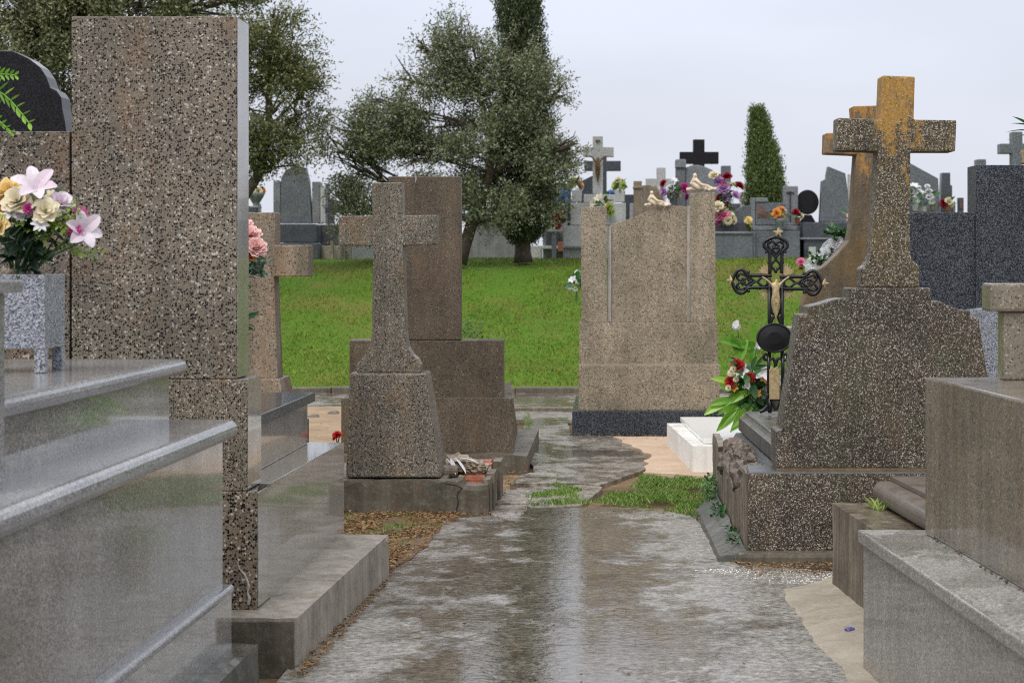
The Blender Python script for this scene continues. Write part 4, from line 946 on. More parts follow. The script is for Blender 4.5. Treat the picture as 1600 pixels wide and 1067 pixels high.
# cellophane bouquet leaning on its shoulder
c = W(1292, 405, 12.6)
bq = thing('wrapped_bouquet', 'white and green bouquet wrapped in clear cellophane behind the rear cross shoulder', 'flowers', W(1290, 425, 12.7))
m = MB(); p0 = W(1275, 420, 12.6); p1 = W(1322, 370, 12.7)
for i in range(9): 
    q = p0.lerp(p1, i / 8); m.rock(q, .07 + .02 * (i % 2), .4, 2, (1, .8, .7), i)
m.build('cellophane', M['cello'], bq)
m = MB(); sprigs(m, W(1285, 412, 12.5), 10, .1, .03); m.build('greenery', M['lf_mid'], bq, keep=True)
m = MB(); sprigs(m, W(1315, 372, 12.6), 14, .12, .045); m.build('greenery', M['lf_mid'], bq, keep=True)
m = MB()
for i in range(6): m.rose(W(1280 + i*6, 408 - i*6, 12.5), (0, -1, .3), .035, seed=i)
m.build('white_roses', M['p_white'], bq, keep=True)
# ================================================================== DARK GRANITE L + pale M
Yl = 11.4
t = thing('dark_granite_wall_tomb', 'dark speckled granite tomb wall with a taller slab at the right edge', 'tomb', (W(1520, 600, Yl).x, Yl, 0))
part(MB().pbox(1392, 332, 1524, 640, Yl, .2, -.02), 'low_slab', M['gr_dark'], t, .004)
part(MB().pbox(1525, 258, 1760, 640, Yl - .03, .25, -.02), 'tall_slab', M['gr_dark'], t, .004)
part(MB().pbox(1385, 640, 1770, 790, Yl - .1, 1.9, -.02), 'base', M['gr_dark'], t)
Ym = 9.75
t = thing('pale_granite_tomb', 'light speckled granite headstone corner between the carved headstone and the foreground block', 'tomb', (W(1560, 700, Ym).x, Ym, 0))
part(MB().outline([(1500,800),(1500,492),(1518,484),(1566,478),(1640,476),(1640,800)], Ym, .15), 'headstone', M['gr_pl'], t, .004)
part(MB().pbox(1490, 700, 1660, 838, Ym - .06, .8), 'base', M['gr_pl'], t)
# ================================================================== TOMB O : concrete with rolled lid
t = thing('rolled_lid_tomb', 'brown stained concrete tomb with thick rounded lid edge on the right', 'tomb', (1.5, 7.8, 0))
part(hexq(.957, 2.4, 1.045, 2.5, 8.2, 7.0, -.04, .375), 'base', M['conc_st'], t, 0, rough=(.05, .0035, 8))
def roll(xa, Y0, xb, Y1, z, r, root, mat, name):
    a = Vector((xa, Y0, z)); b = Vector((xb, Y1, z)); m = MB(); n = 14
    prof = [(r*math.cos(q), r*math.sin(q)) for q in [PI/2 + PI*i/n for i in range(n+1)]] + [(1.2, -r), (1.2, r)]
    k_ = len(prof); vs = [(a.x + u, a.y, a.z + v) for u, v in prof] + [(b.x + u, b.y, b.z + v) for u, v in prof]
    m.add(vs, [tuple(range(k_)), tuple(range(2*k_-1, k_-1, -1))] + [(i, i+k_, (i+1) % k_ + k_, (i+1) % k_) for i in range(k_)]); return part(m, name, mat, root, 0)
roll(1.17, 8.15, 1.25, 7.0, .425, .047, t, M['conc_roll'], 'rolled_edge')
part(hexq(1.20, 2.4, 1.29, 2.45, 8.17, 7.0, .473, .492), 'lid', M['conc_roll'], t, .003)
m = MB()
gr = thing('grass_tuft', 'small green grass tuft sprouting beside the rolled lid edge', 'plant', G(1372, 796, .376))
for i in range(26): m.leaf(ORG[gr] + Vector((random.uniform(-.02,.02), random.uniform(-.05,.08), 0)), (random.uniform(-1,.6), random.uniform(-.6,.6), random.uniform(.3,1.2)), random.uniform(.03,.075), .004, .9, .3)
m.build('blades', M['lf_lime'], gr, keep=True)
# ================================================================== TOMB N : right foreground
t = thing('stepped_granite_tomb', 'wet stepped grey granite tomb with brown terrazzo upper block, nearest on the right', 'tomb', (1.9, 5.6, 0))
def NX(Y, x0=.858, Y0=6.6): return x0 + (6.6 - Y) * .075
def Nb(x0, Y0, Y1, z0, z1, xr=3.2): return hexq(x0 + (Y0 - Y1)*.075, xr, x0, xr, Y1, Y0, z0, z1)
part(Nb(.875, 6.58, 3.6, -.05, .440), 'lower_body', M['gr_wall'], t)
part(Nb(.858, 6.6, 3.6, .441, .482), 'ledge_slab', M['gr_slab'], t, .006)
m = MB(); zt = 1.013
P = [(1.069 , 6.48), (1.094+.0, 6.31), (1.094 + .078*(6.3-3.6), 3.6), (3.0, 3.6), (3.0, 6.48)]
m.plan([(x, y) for x, y in P[::-1]], .483, zt); part(m, 'upper_block', M['terra_n'], t, .008)
pts = []
m = MB(); x5 = (1568-PX)/F*5.95
m.box(1.302, 2.6, 6.32, 6.42, zt+.001, 1.237); part(m, 'neck_block', M['terra_n'], t, .006)
x6 = (1540-PX)/F*6.0
part(MB().box(1.252, 2.7, 6.3, 6.44, 1.238, 1.331), 'cap_block', M['terra_n'], t, .01)
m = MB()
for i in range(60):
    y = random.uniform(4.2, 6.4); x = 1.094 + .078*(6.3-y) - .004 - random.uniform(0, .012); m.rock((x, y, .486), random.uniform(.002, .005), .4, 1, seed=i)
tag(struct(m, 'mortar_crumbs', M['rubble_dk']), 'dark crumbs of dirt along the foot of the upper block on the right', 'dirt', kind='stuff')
p = G(1327, 982, .03); bp = MB().rock(p, .013, .5, 2, (1.4, 1, .7), 4).build('bottle_cap', plain('violet_blue_foil', (.10,.09,.3), .3), smooth=False); tag(bp, 'crumpled violet blue foil scrap on the dry cement patch', 'litter')
# ================================================================== FAR ROW OF TOMBS (about 36 m away, on the crest)
YF = 36.0
def fx(x, Y=YF): return (x - PX) / F * Y
def fzz(y, Y=YF): return H + (PY - y) / F * Y
def tomb(name, label, parts, Y=YF, depth=1.6, base=None, cat='tomb'):
    """parts: (name, material, outline or (x0,y0,x1,y1), y offset, thickness)"""
    xs = []
    for p in parts:
        g = p[2]; xs += [g[0], g[2]] if isinstance(g[0], (int, float)) else [q[0] for q in g]
    root = thing(name, label, cat, (fx((min(xs)+max(xs))/2, Y), Y, CR - .05), 'graves in the far row' if cat == 'tomb' else None)
    for p in parts:
        pn, mt, g, dy, th = p[:5]
        m = MB()
        if isinstance(g[0], (int, float)): m.pbox(*g, Y + dy, th)
        else: m.outline(g, Y + dy, th)
        part(m, pn, M[mt], root, .012)
    return root
def crosspx(x0, x1, xa, xb, yt, ya, yb, ybot):   # shaft xa..xb, arms x0..x1 between ya..yb
    return [(xa,ybot),(xa,yb),(x0,yb),(x0,ya),(xa,ya),(xa,yt),(xb,yt),(xb,ya),(x1,ya),(x1,yb),(xb,yb),(xb,ybot)]
B = 409
tomb('grey_stele_tomb', 'tall dark grey granite stele with flared top at the far left under the oak', [('stele','gr_mid',[(438,349),(439,278),(446,266),(460,259),(477,262),(482,282),(487,349)],0,.25), ('left_wing','gr_mid2',(427,283,438,349),.05,.2), ('right_wing','gr_mid2',(487.5,284,500,349),.05,.2), ('side_edge','gr_light',(500.5,290,505,349),.04,.25), ('upper_base','gr_deep',(430,350,491,379),-.2,1.2), ('lower_base','gr_deep',(427,380,497,B),-.4,2.0)])
tomb('low_dark_tomb', 'low dark granite tomb with small square blocks left of the tall grey stele', [('wall','gr_deep',(340,322,400,B),0,.6), ('block','gr_deep',(404,333,425,B),.2,.5), ('post','gr_mid',(395,318,404,B),.1,.3)], 38)
tomb('dark_cross_tomb', 'small dark stepped cross tomb right of the tall grey stele', [('cross','gr_deep',crosspx(503,524,512,521,311,323,334,350),0,.2), ('pillar','gr_light',(496,296,504,350),.3,.2), ('base','gr_mid2',(500,351,535,B),-.2,1.2), ('upright','gr_mid',(508,287,514,350),1.2,.2)], 37)
tomb('pale_step_tomb', 'low pale stone tomb with vertical joints under the oak branches', [('slab','gr_mid2',(535,372,590,B),0,1.0), ('step','conc',(500,384,534,B),-.5,.5), ('post','conc_st',(516,376,521,B),-.7,.1), ('post','conc_st',(531,376,536,B),-.7,.1), ('post','conc_st',(545,378,549,B),-.7,.1)], 36.5)
tomb('grey_wall_tomb', 'broad weathered grey wall tomb behind the oak trunk', [('wall','conc_gy',[(722,410),(728,340),(740,325),(790,325),(800,372),(818,380),(818,410)],0,.6), ('ledge','conc_gy',(730,336,792,345),-.12,.1), ('side_block','gr_light',(824,384,846,B),-.1,.6)], 37.5)
tomb('dark_panel_tomb', 'dark grey panelled tomb left of the white crucifix, beside the wreath', [('panel','gr_deep',(862,287,892,330),.6,.2), ('back_wall','gr_mid',(851,312,900,350),.3,.3), ('bench','gr_mid2',[(848,410),(848,352),(880,350),(905,341),(905,410)],-.3,1.0), ('front_block','gr_deep',(853,358,874,384),-.5,.15), ('ledge','gr_light',(846,384,890,389),-.55,.9), ('red_plaque','brick',(872,378,882,393),-.62,.04)], 37)
tomb('iron_post', 'tall thin black metal post standing left of the white crucifix', [('post','darkmetal',(886.5,318,891.5,409),0,.06), ('foot','darkmetal',(884,403,894,409),-.05,.15)], 35.2, cat='post')
r = tomb('white_crucifix_tomb', 'light grey granite tomb with tall cross bearing a brown figure', [('cross','gr_light',crosspx(911,959,926,942,213,230,245,303.5),0,.22), ('cross_base','gr_light',(912,304,960,317),-.1,.5), ('left_pedestal','gr_light',(893.5,297,909,315.7),-.1,.25), ('right_pedestal','gr_light',(960.5,297,976,315.7),-.1,.25), ('upper_body','gr_light',(891,317.5,978,352),-.2,.9), ('lower_body','gr_light',(880,353,985,B),-.35,1.6), ('ledge','gr_mid2',(878,384,930,388),-.5,.3)], 35.5)
pc = W(934, 262, 35.43)
corpus(r, lambda x, z: pc + Vector((x * .48, 0, z * .48)), .5, M['bronze'])
part(MB().pbox(930.5, 219, 938, 221.5, 35.47, .02), 'inscription_plate', M['bronze'], r, 0)
tomb('black_cross_tomb', 'black cross with sloping wing standing behind the white crucifix', [('cross','gr_deep',crosspx(913,970,936,948,245,251.5,267,330),0,.25), ('wing','gr_deep',[(900,330),(906,284),(925,275),(936,272),(936,330)],.02,.2), ('base','gr_deep',(895,331,990,B),-.3,1.2)], 37.5)
tomb('low_grey_tomb', 'low dark grey tomb between the white crucifix and the brown stele', [('wall','gr_deep',(972,304,990,345),0,.3), ('side','gr_light',(984,318,990,400),-.2,.3), ('base','gr_mid',(968,346,1010,B),-.3,1)], 36.8)
tomb('brown_rounded_tomb', 'brown stone headstone with cross-topped post and rounded shoulder behind the beige monument', [('post','terra_c',(990,283,1003,400),-.05,.25), ('post_band','terra_c',(989,291,1004,295),-.08,.3), ('rounded_slab','terra_c',[(1003.5,400),(1003.5,290),(1015,289),(1026,293),(1034,302),(1038,315),(1038,400)],0,.2)], 36)
tomb('pale_cross_tomb', 'pale grey plain cross behind the brown rounded headstone', [('cross','gr_light',crosspx(1009,1053,1026,1040,262,279,292,330),0,.2), ('base','gr_light',(1005,331,1060,B),-.2,1)], 37.8)
tomb('big_black_cross_tomb', 'large solid black cross, highest in the far row', [('cross','gr_black',crosspx(1062,1123,1083,1101,218,237.5,256,330),0,.25), ('base','gr_black',(1060,331,1130,B),-.3,1)], 38.5)
tomb('grey_arched_tomb', 'mid grey granite monument with curved crest between two square pillars', [('left_pillar','gr_mid',(1056,249,1071,400),-.05,.3), ('pillar_cap','gr_mid2',(1055.5,250,1072,262),-.09,.35), ('arched_panel','gr_mid2',[(1071.5,400),(1071.5,262),(1080,258.5),(1092,258),(1105,262),(1118,268),(1127,273),(1127,400)],0,.2), ('right_pillar','gr_mid',(1127.5,259,1142,400),-.05,.3)], 36.4)
tomb('charcoal_step_tomb', 'charcoal granite stepped tomb right of the beige monument, carrying plush toys and flowers', [('upper_step','gr_deep',(1100,347,1170,363),-.2,1.2), ('lower_step','gr_mid',(1095,364,1176,B),-.6,1.8), ('top_edge','gr_mid2',(1095,362,1177,365.5),-.64,1.5), ('gable','gr_mid',[(1146,347),(1148,330),(1160,322),(1172,321),(1180,330),(1180,347)],1.2,.2)], 35.4)
r = tomb('photo_frame_tomb', 'grey granite tomb with framed brown picture panel in front of the small cypress', [('frame_post','gr_mid2',(1173,309,1180,362),0,.2), ('top_bar','gr_mid2',(1180.5,309,1200,316),0,.2), ('panel','gr_mid',(1180.5,317,1232,352),.02,.2), ('ledge','gr_mid2',(1176,353,1245,360),-.2,.6), ('body','gr_mid',(1175,361,1250,B),-.4,1.6), ('side_post','gr_mid2',(1174,363,1180,B),-.45,.1)], 35.4)
m = MB().outline([(1184,340),(1183,328),(1187,320),(1192,320),(1196,330),(1203,334),(1204,340)], 35.41, .02); part(m, 'brown_picture', M['photo_plate'], r, 0)
r = tomb('engraved_cross_tomb', 'grey granite upright with a thin cross cut into it', [('upright','gr_mid2',(1223.5,291,1247,352),0,.25), ('base','gr_mid',(1218,353,1256,B),-.1,1)], 36.2)
m = MB().pbox(1234, 299, 1235.6, 345, 36.17, .028); m.pbox(1229, 300, 1240.5, 301.8, 36.17, .028); part(m, 'engraved_cross', M['darkmetal'], r, 0)
r = thing('round_disc_headstone', 'dark round disc headstone on a short neck', 'tomb', (fx(1262), 36.4, CR - .05))
c = W(1262, 316, 36.4); m = MB(); m.prism([c + Vector((math.cos(2*PI*i/28)*.215, 0, -math.sin(2*PI*i/28)*.235)) for i in range(28)], .15); part(m, 'disc', M['gr_black'], r, .02)
part(MB().outline([(1248,350),(1256,336),(1268,336),(1276,350)], 36.42, .12), 'neck', M['gr_black'], r)
part(MB().pbox(1240, 347, 1285, B, 36.6, 1.0), 'base', M['gr_deep'], r)
tomb('slanting_stele_tomb', 'grey granite stele with broken slanting top left of the lichened crosses', [('stele','gr_mid',[(1281,347),(1284,283),(1291,279),(1292,270),(1294,260),(1321,271),(1325,300),(1330,347)],0,.25), ('upper_base','gr_deep',(1254,347.5,1345,373),-.3,1.2), ('lower_base','gr_deep',(1256,374,1350,B),-.5,1.8), ('top_edge','gr_mid2',(1250,371.5,1350,374.5),-.55,1.2), ('low_block','gr_light',(1264,386,1275,B),-.7,.2)], 35.8)
tomb('white_marble_stele', 'narrow white stone upright behind the rear lichened cross', [('upright','gr_light',(1326,272,1336,400),0,.2)], 37)
tomb('gable_tomb', 'mid grey gabled tomb with white lilies seen between cross and dark slab', [('gable','gr_mid',[(1385,340),(1385,262),(1405,246),(1424,256),(1466,279),(1469,340)],0,.25), ('base','gr_mid',(1380,341,1480,B),-.2,1.2), ('white_block','gr_light',(1434,322,1448,331),-.3,.1)], 35.6)
tomb('dark_stepped_tomb', 'dark stepped headstone right of the gabled tomb', [('headstone','gr_deep',[(1469.5,340),(1471,290),(1472,270),(1485,270),(1485,289),(1488,290),(1488,340)],0,.25), ('side','gr_mid',(1488.5,315,1493,340),0,.2), ('base','gr_deep',(1468,341,1494,B),-.1,1)], 36)
tomb('small_plaque_post', 'small dark upright plaque post far right of the gabled tomb', [('post','gr_deep',(1497,309,1506,340),0,.12), ('picture','photo_plate',(1499,312,1504,326),-.02,.015), ('base','gr_deep',(1494,341,1512,B),-.1,.6)], 36)
tomb('grey_right_cross_tomb', 'grey granite cross at the right edge above the dark slab', [('cross','gr_mid',crosspx(1563,1616,1582,1598,206,224.5,240,300),0,.25), ('base','gr_mid',(1560,301,1620,B),-.2,1)], 30)
tomb('square_block_tomb', 'small square grey block peeping over the dark slab', [('block','gr_mid',(1527,249,1541,400),0,.3)], 33)
tomb('far_grey_tomb', 'plain pale grey tomb block behind the charcoal stepped tomb', [('block','gr_light',(1157,300,1166,400),0,.3), ('wing','gr_mid',(1140,318,1160,400),.1,.3)], 38)
# ---- far flowers and figures
def far_bq(label, base, items, Y, vase=None, name='flower_arrangement', nleaf=14):
    bl = [(k_, pn, M[mt], W(x, y, Y + random.uniform(-.08, .08)), r) for k_, pn, mt, x, y, r in items]
    return bouquet(label, W(base[0], base[1], Y), bl, True, vase, leafm='lf_mid', nleaf=nleaf, lsize=.13, name=name)
far_bq('peach and lime flowers on the left pedestal of the white crucifix tomb', (901,297), [('ball','orange_bloom','p_peach',899,284,.10),('ball','orange_bloom','p_peach',907,289,.08),('ball','lime_bloom','p_gy',892,290,.09),('ball','lime_bloom','p_gy',895,281,.06),('ball','white_bloom','p_white',908,294,.05)], 35.5)
far_bq('lime yellow flowers on the right pedestal of the white crucifix tomb', (968,297), [('ball','lime_bloom','p_gy',962,290,.09),('ball','lime_bloom','p_gy',970,284,.09),('ball','yellow_bloom','p_cream',966,281,.07),('ball','lime_bloom','p_gy',973,290,.07),('ball','white_bloom','p_white',976,293,.04)], 35.5)
far_bq('cream and lime flower spray lying before the white crucifix base', (940,318), [('lily','cream_lily','p_cream',936,312,.12),('lily','cream_lily','p_cream',928,318,.1),('lily','cream_lily','p_yel',945,318,.1),('ball','lime_bloom','p_gy',952,326,.1),('ball','lime_bloom','p_gy',955,332,.08),('ball','green_bloom','lf_lime',948,315,.08)], 35.1)
far_bq('blue and white artificial flowers hanging beside the black post', (884,330), [('ball','blue_bloom','p_blue',884,300,.09),('ball','blue_bloom','p_blue',879,309,.09),('ball','blue_bloom','p_blue',888,296,.05),('ball','white_bloom','p_white',881,320,.10),('ball','white_bloom','p_white',876,321,.07)], 35.3)
far_bq('small blue bloom on the right of the white crucifix', (956,318), [('ball','blue_bloom','p_blue',953,301,.07),('ball','blue_bloom','p_blue',957,302,.06)], 35.9)
w_ = thing('flower_wreath', 'cream and crimson flower wreath cushion left of the white crucifix tomb', 'flowers', W(864, 358, 35.0))
for nm, mt, lst in (('cream_blooms', 'p_cream', [(858,332),(856,340),(855,348),(857,355),(862,330),(867,328),(860,338),(859,346)]), ('crimson_blooms', 'p_crim', [(874,327),(871,333),(868,339),(865,345),(863,351),(868,353),(872,347),(875,340),(877,333),(872,353)])):
    m = MB()
    for i, (x, y) in enumerate(lst): m.rose(W(x, y, 35.0 + random.uniform(-.05, .05)), (0, -1, .2), .06, (5, 7, 9), i)
    m.build(nm, M[mt], w_, keep=True)
m = MB()
for i in range(22): m.leaf(W(random.uniform(868, 881), random.uniform(333, 354), 35.1), (random.uniform(0,1), -.3, random.uniform(-.5,1)), .14, .03)
m.build('leaves', M['lf_mid'], w_, keep=True)
part(MB().pbox(852, 357, 879, 362, 34.95, .3), 'stand', M['gr_light'], w_); part(MB().pbox(862, 362, 869, 409, 35.0, .12), 'stand_leg', M['gr_mid2'], w_)
far_bq('magenta and white flowers in a vase behind the beige monument', (1052,322), [('ball','crimson_bloom','p_crim',1036,286,.07),('ball','white_bloom','p_white',1034,293,.07),('ball','lilac_bloom','p_lil',1036,300,.08),('lily','white_lily','p_white',1053,284,.1),('ball','white_bloom','p_white',1048,294,.08),('ball','lilac_bloom','p_lil',1049,304,.09),('ball','magenta_bloom','p_mag',1070,294,.10),('ball','magenta_bloom','p_mag',1064,293,.06),('ball','peach_bloom','p_pink',1061,305,.06),('ball','magenta_bloom','p_mag',1073,308,.06)], 35.6, ('pot', .09, .2, M['gr_mid']), nleaf=34)
far_bq('large lilac, crimson and cream spray right of the beige monument pillar', (1136,345), [('ball','white_bloom','p_cream',1115,273,.09),('ball','lilac_bloom','p_lil',1123,283,.1),('ball','crimson_bloom','p_crim',1136,275,.09),('ball','lilac_bloom','p_lil',1130,294,.12),('ball','cream_bloom','p_cream',1137,290,.09),('ball','crimson_bloom','p_hot',1128,286,.07),('ball','cream_bloom','p_cream',1148,289,.07),('ball','crimson_bloom','p_crim',1156,290,.09),('ball','lilac_bloom','p_lil',1133,310,.08),('ball','lilac_bloom','p_lil',1150,305,.08),('ball','crimson_bloom','p_crim',1124,310,.1),('ball','crimson_bloom','p_crim',1132,319,.1),('ball','crimson_bloom','p_crim',1138,328,.09)], 35.0, ('pot', .09, .16, M['gr_mid']), nleaf=50)
far_bq('cream and hot pink flower cushions on the charcoal stepped tomb', (1135,347), [('ball','cream_bloom','p_cream',1121,322,.11),('ball','cream_bloom','p_cream',1128,328,.11),('ball','pink_bloom','p_hot',1122,338,.1),('ball','pink_bloom','p_hot',1131,337,.1),('ball','pink_bloom','p_mag',1123,346,.07),('ball','cream_bloom','p_cream',1141,337,.11),('ball','cream_bloom','p_cream',1146,343,.09),('ball','cream_bloom','p_cream',1138,345,.08)], 34.9, nleaf=6)
far_bq('orange and white flowers in a grey vase on the photo frame tomb', (1218,362), [('ball','orange_bloom','p_or',1221,327,.08),('ball','orange_bloom','p_or',1213,333,.09),('ball','yellow_bloom','p_yel',1222,336,.09),('ball','white_bloom','p_white',1226,330,.06),('ball','red_bloom','p_red',1217,338,.06),('ball','yellow_bloom','p_yel',1211,330,.06)], 34.9, ('urn', .09, .24, M['gr_mid2']))
far_bq('single yellow bloom on the charcoal stepped tomb edge', (1170,360), [('ball','yellow_bloom','p_yel',1169,344,.07),('ball','yellow_bloom','p_yel',1172,346,.04)], 34.8, ('pot', .06, .12, M['bronze']), nleaf=6)
far_bq('small red flowers beside the round disc headstone', (1246,350), [('ball','red_bloom','p_crim',1243,331,.07),('ball','red_bloom','p_crim',1248,335,.05),('ball','cream_bloom','p_cream',1252,337,.06)], 35.6, ('pot', .06, .12, M['brick']), nleaf=8)
far_bq('white lily spray on the gabled tomb, left of two', (1430,330), [('lily','white_lily','p_white',1428,294,.14),('lily','white_lily','p_white',1437,302,.12),('ball','white_bloom','p_white',1426,303,.1),('ball','white_bloom','p_white',1432,312,.07)], 35.2, ('pot', .07, .12, M['gr_light']), nleaf=20)
far_bq('trailing white orchid spray on the gabled tomb, right of two', (1457,330), [('ball','white_bloom','p_white',1449,291,.05),('ball','white_bloom','p_white',1451,299,.07),('ball','white_bloom','p_white',1453,307,.08),('ball','white_bloom','p_white',1456,315,.06)], 35.2, ('pot', .05, .12, M['conc_st']), nleaf=8)
far_bq('red and cream flowers in a terracotta pot by the dark stepped headstone', (1481,330), [('ball','red_bloom','p_crim',1474,317,.08),('ball','cream_bloom','p_cream',1483,314,.08),('ball','red_bloom','p_crim',1478,323,.07),('ball','cream_bloom','p_cream',1487,320,.05)], 35.5, ('pot', .08, .12, M['brick']), nleaf=10)
far_bq('small white flower posy on the ground by the beige monument on the lawn', (903,452), [('ball','white_bloom','p_white',902,425,.035),('lily','white_bloom','p_white',895,438,.07),('lily','white_bloom','p_white',902,441,.07),('lily','white_bloom','p_white',893,448,.06),('ball','white_bloom','p_white',899,452,.03)], 24.5, nleaf=26)
far_bq('pink flower on a stick standing on the lawn left of the rear cross', (1254,430), [('ball','pink_bloom','p_hot',1251,408,.06),('ball','pink_bloom','p_hot',1253,414,.06),('ball','pink_bloom','p_red',1252,420,.045)], 30.0, nleaf=5)
far_bq('pink blossoms at the foot of the slanting grey stele', (1331,348), [('ball','pink_bloom','p_pink',1329,336,.07),('ball','pink_bloom','p_pink',1328,343,.06),('ball','red_bloom','p_hot',1330,329,.05)], 35.0, nleaf=4)
r = far_bq('red and white flowers in a grey cup vase at the far left', (400,325), [('ball','red_bloom','p_red',391,299,.08),('ball','cream_bloom','p_cream',404,300,.08),('ball','red_bloom','p_or',411,298,.07),('ball','white_bloom','p_white',397,296,.05)], 35.5, ('urn', .15, .28, M['gr_mid2']), nleaf=12)
# two resting stone figures
def statue(label, X0, Y0, dy, s, Yp):
    root = thing('reclining_statue', label, 'statue', W(X0 + 20*s, Y0, Yp), 'ivory reclining statues')
    def q(x, y, d=0): return W(X0 + x*s, Y0 - y*s, Yp + d)
    J = [q(9,5), q(8,11), q(8.5,17), q(10,20,-.02), q(11,24,-.03), q(14,14,-.04), q(19,9,-.06), q(25,8,-.06), q(17,6,-.02), q(26,6,.02), q(33,3,.02), q(39,2.5,.0)]
    E = [(0,1),(1,2),(2,3),(3,4),(2,5),(5,6),(6,7),(0,8),(8,9),(9,10),(10,11)]
    u = s * .00528 * (Yp / 15.85)
    skin_fig('body', J, E, [r_*u for r_ in (6,5.2,4.6,2.0,3.4,2.2,1.9,1.5,5,4.2,3.2,2)], M['ivory'], root)
    m = MB(); 
    for i in range(9): m.rock(q(2 + i*4.4, 2.6 + .8*math.sin(i*1.7), random.uniform(-.03,.03)), u*3.1, .4, 2, (1.2, 1, .8), i*1.1)
    m.build('drapery', M['ivory'], root, smooth=True)
    m = MB(); m.rock(q(10, 22, .01), u*2.6, .2, 2); m.build('hair', M['ivory'], root, smooth=True)
statue('ivory reclining draped statue on the wave panel, lower and left of two', 1008, 323, 0, 1.0, 16.02)
statue('ivory reclining draped statue on the right pillar, higher of two', 1074, 299, 0, 1.15, 16.05)
# ================================================================== TREES
def sprays(P, D, L, n, ls, lw):
    """each spray: n leaves along a short curved twig"""
    N = len(P); D = D / np.linalg.norm(D, axis=1, keepdims=True); out = []; dirs = []
    for k in range(n):
        f = (k + .5) / n
        q = P + D * (L[:, None] * f) + np.array([0, 0, -1]) * (L[:, None] * .10 * f * f)
        q = q + rng.normal(size=(N, 3)) * .018; d = D * .55 + rng.normal(size=(N, 3)) * .6
        out.append(q); dirs.append(d)
    return np.concatenate(out), np.concatenate(dirs)
def oak(label, trunkpts, lobes, Y, mat, N, ls=.055, group=None, name='holm_oak', twigs=True, up=.35):
    base = W(*trunkpts[0][:2], Y); root = thing(name, label, 'tree', base, group)
    m = MB(); tp = [W(x, y, Y + d) for x, y, d, r in trunkpts]; m.tube(tp, [r for *_, r in trunkpts], 10)
    m.build('trunk', M['bark'], root, smooth=True)
    s = Y / F; cs = []
    vol = [a[2]*a[3] * (a[5] if len(a) > 5 else 1) for a in lobes]; tot = sum(vol)
    Ps = []; Ds = []
    mb_ = MB()
    for lb, vv in zip(lobes, vol):
        x, y, rx, ry = lb[:4]; dy = lb[4] if len(lb) > 4 else 0
        c = W(x, y, Y + dy); R = np.array([rx * s, max(rx, ry) * s * .8, ry * s]); n = int(N * vv / tot)
        u = rng.normal(size=(n, 3)); u /= np.linalg.norm(u, axis=1, keepdims=True); rad = rng.uniform(0, 1, n) ** (1/2.2)
        p = np.array(c) + u * rad[:, None] * R
        # clumping: keep where noise is high
        keep = np.array([noise.noise(Vector(q) * 1.9) + .55 * noise.noise(Vector(q) * 4.6) for q in p]) > (-.10 + .26 * rad)
        p = p[keep]; uu = u[keep]
        Ps.append(p); Ds.append(uu * .8 + np.array([0, -.1, up]) + rng.normal(size=p.shape) * .35)
        # limb into the lobe
        j = min(range(len(tp)), key=lambda i: (tp[i] - c).length + (tp[i].z > c.z) * .6)
        mid = tp[j].lerp(c, .5) + Vector((random.uniform(-.1,.1), 0, random.uniform(-.05,.12)))
        mb_.tube([tp[j], mid, c], [.028, .016, .006], 6)
        for q in range(9 if twigs else 0):
            e = c + Vector((random.gauss(0, .55)*R[0], random.gauss(0, .5)*R[1], random.gauss(.15, .55)*R[2])); mb_.tube([mid.lerp(c, random.random()), c.lerp(e, .5) + Vector((0,0,.05)), e], [.02, .012, .004], 5)
    mb_.build('limbs', M['bark'], root)
    P = np.concatenate(Ps); D = np.concatenate(Ds); L = rng.uniform(.16, .38, len(P))
    q, d = sprays(P, D, L, 9, ls, ls*.4); V, Fq = leaf_quads(q, d, ls * rng.uniform(.6, 1.3, len(q)), ls * .42 * rng.uniform(.7, 1.3, len(q)))
    np_mesh('crown', V, Fq, mat, root)
    return root
# middle oak
oak('broad holm oak in the middle with ragged grey green crown', [(718,412,0,.13),(726,385,0,.11),(737,350,0,.10),(752,318,.05,.09),(765,270,0,.08),(765,200,0,.06),(745,140,0,.04)],
    [(775,165,75,75),(745,110,60,55),(705,70,34,52,0,.8),(700,110,48,45),(830,150,52,62),(850,215,42,62),(770,245,95,75),(800,310,85,55),(735,310,55,40),(690,200,62,62),(660,250,58,55),(590,170,52,38,0,.8),(560,215,62,52,0,.9),(610,225,62,60),(545,265,48,48,0,.9),(600,290,66,42),(565,330,38,45),(545,352,26,34),(650,310,55,34),(860,255,40,45),(893,232,24,20,-.3,.5),(640,130,30,32,0,.5),(620,180,40,42),(798,100,45,42),(520,235,28,40,0,.6),(875,150,18,30,0,.6),(655,75,16,22,0,.35),(850,320,26,30,.2,.7)],
    32.5, M['lf_oak'], 24000, .058)
oak('holm oak with olive brown crown showing right of the tall slab', [(300,430,0,.16),(345,345,0,.14),(385,300,0,.10),(405,272,0,.08),(420,200,0,.06),(420,120,0,.05)],
    [(430,60,62,45,0,.8),(410,100,70,60),(455,115,52,62),(430,170,80,60),(470,185,42,55),(400,215,60,45),(455,235,52,38,0,.9),(395,255,40,28,0,.8),(430,30,38,26,0,.5),(480,140,28,50,0,.7),(350,150,60,90),(425,262,60,20,0,.6),(345,60,60,60)],
    31.0, M['lf_oak2'], 10500, .058)
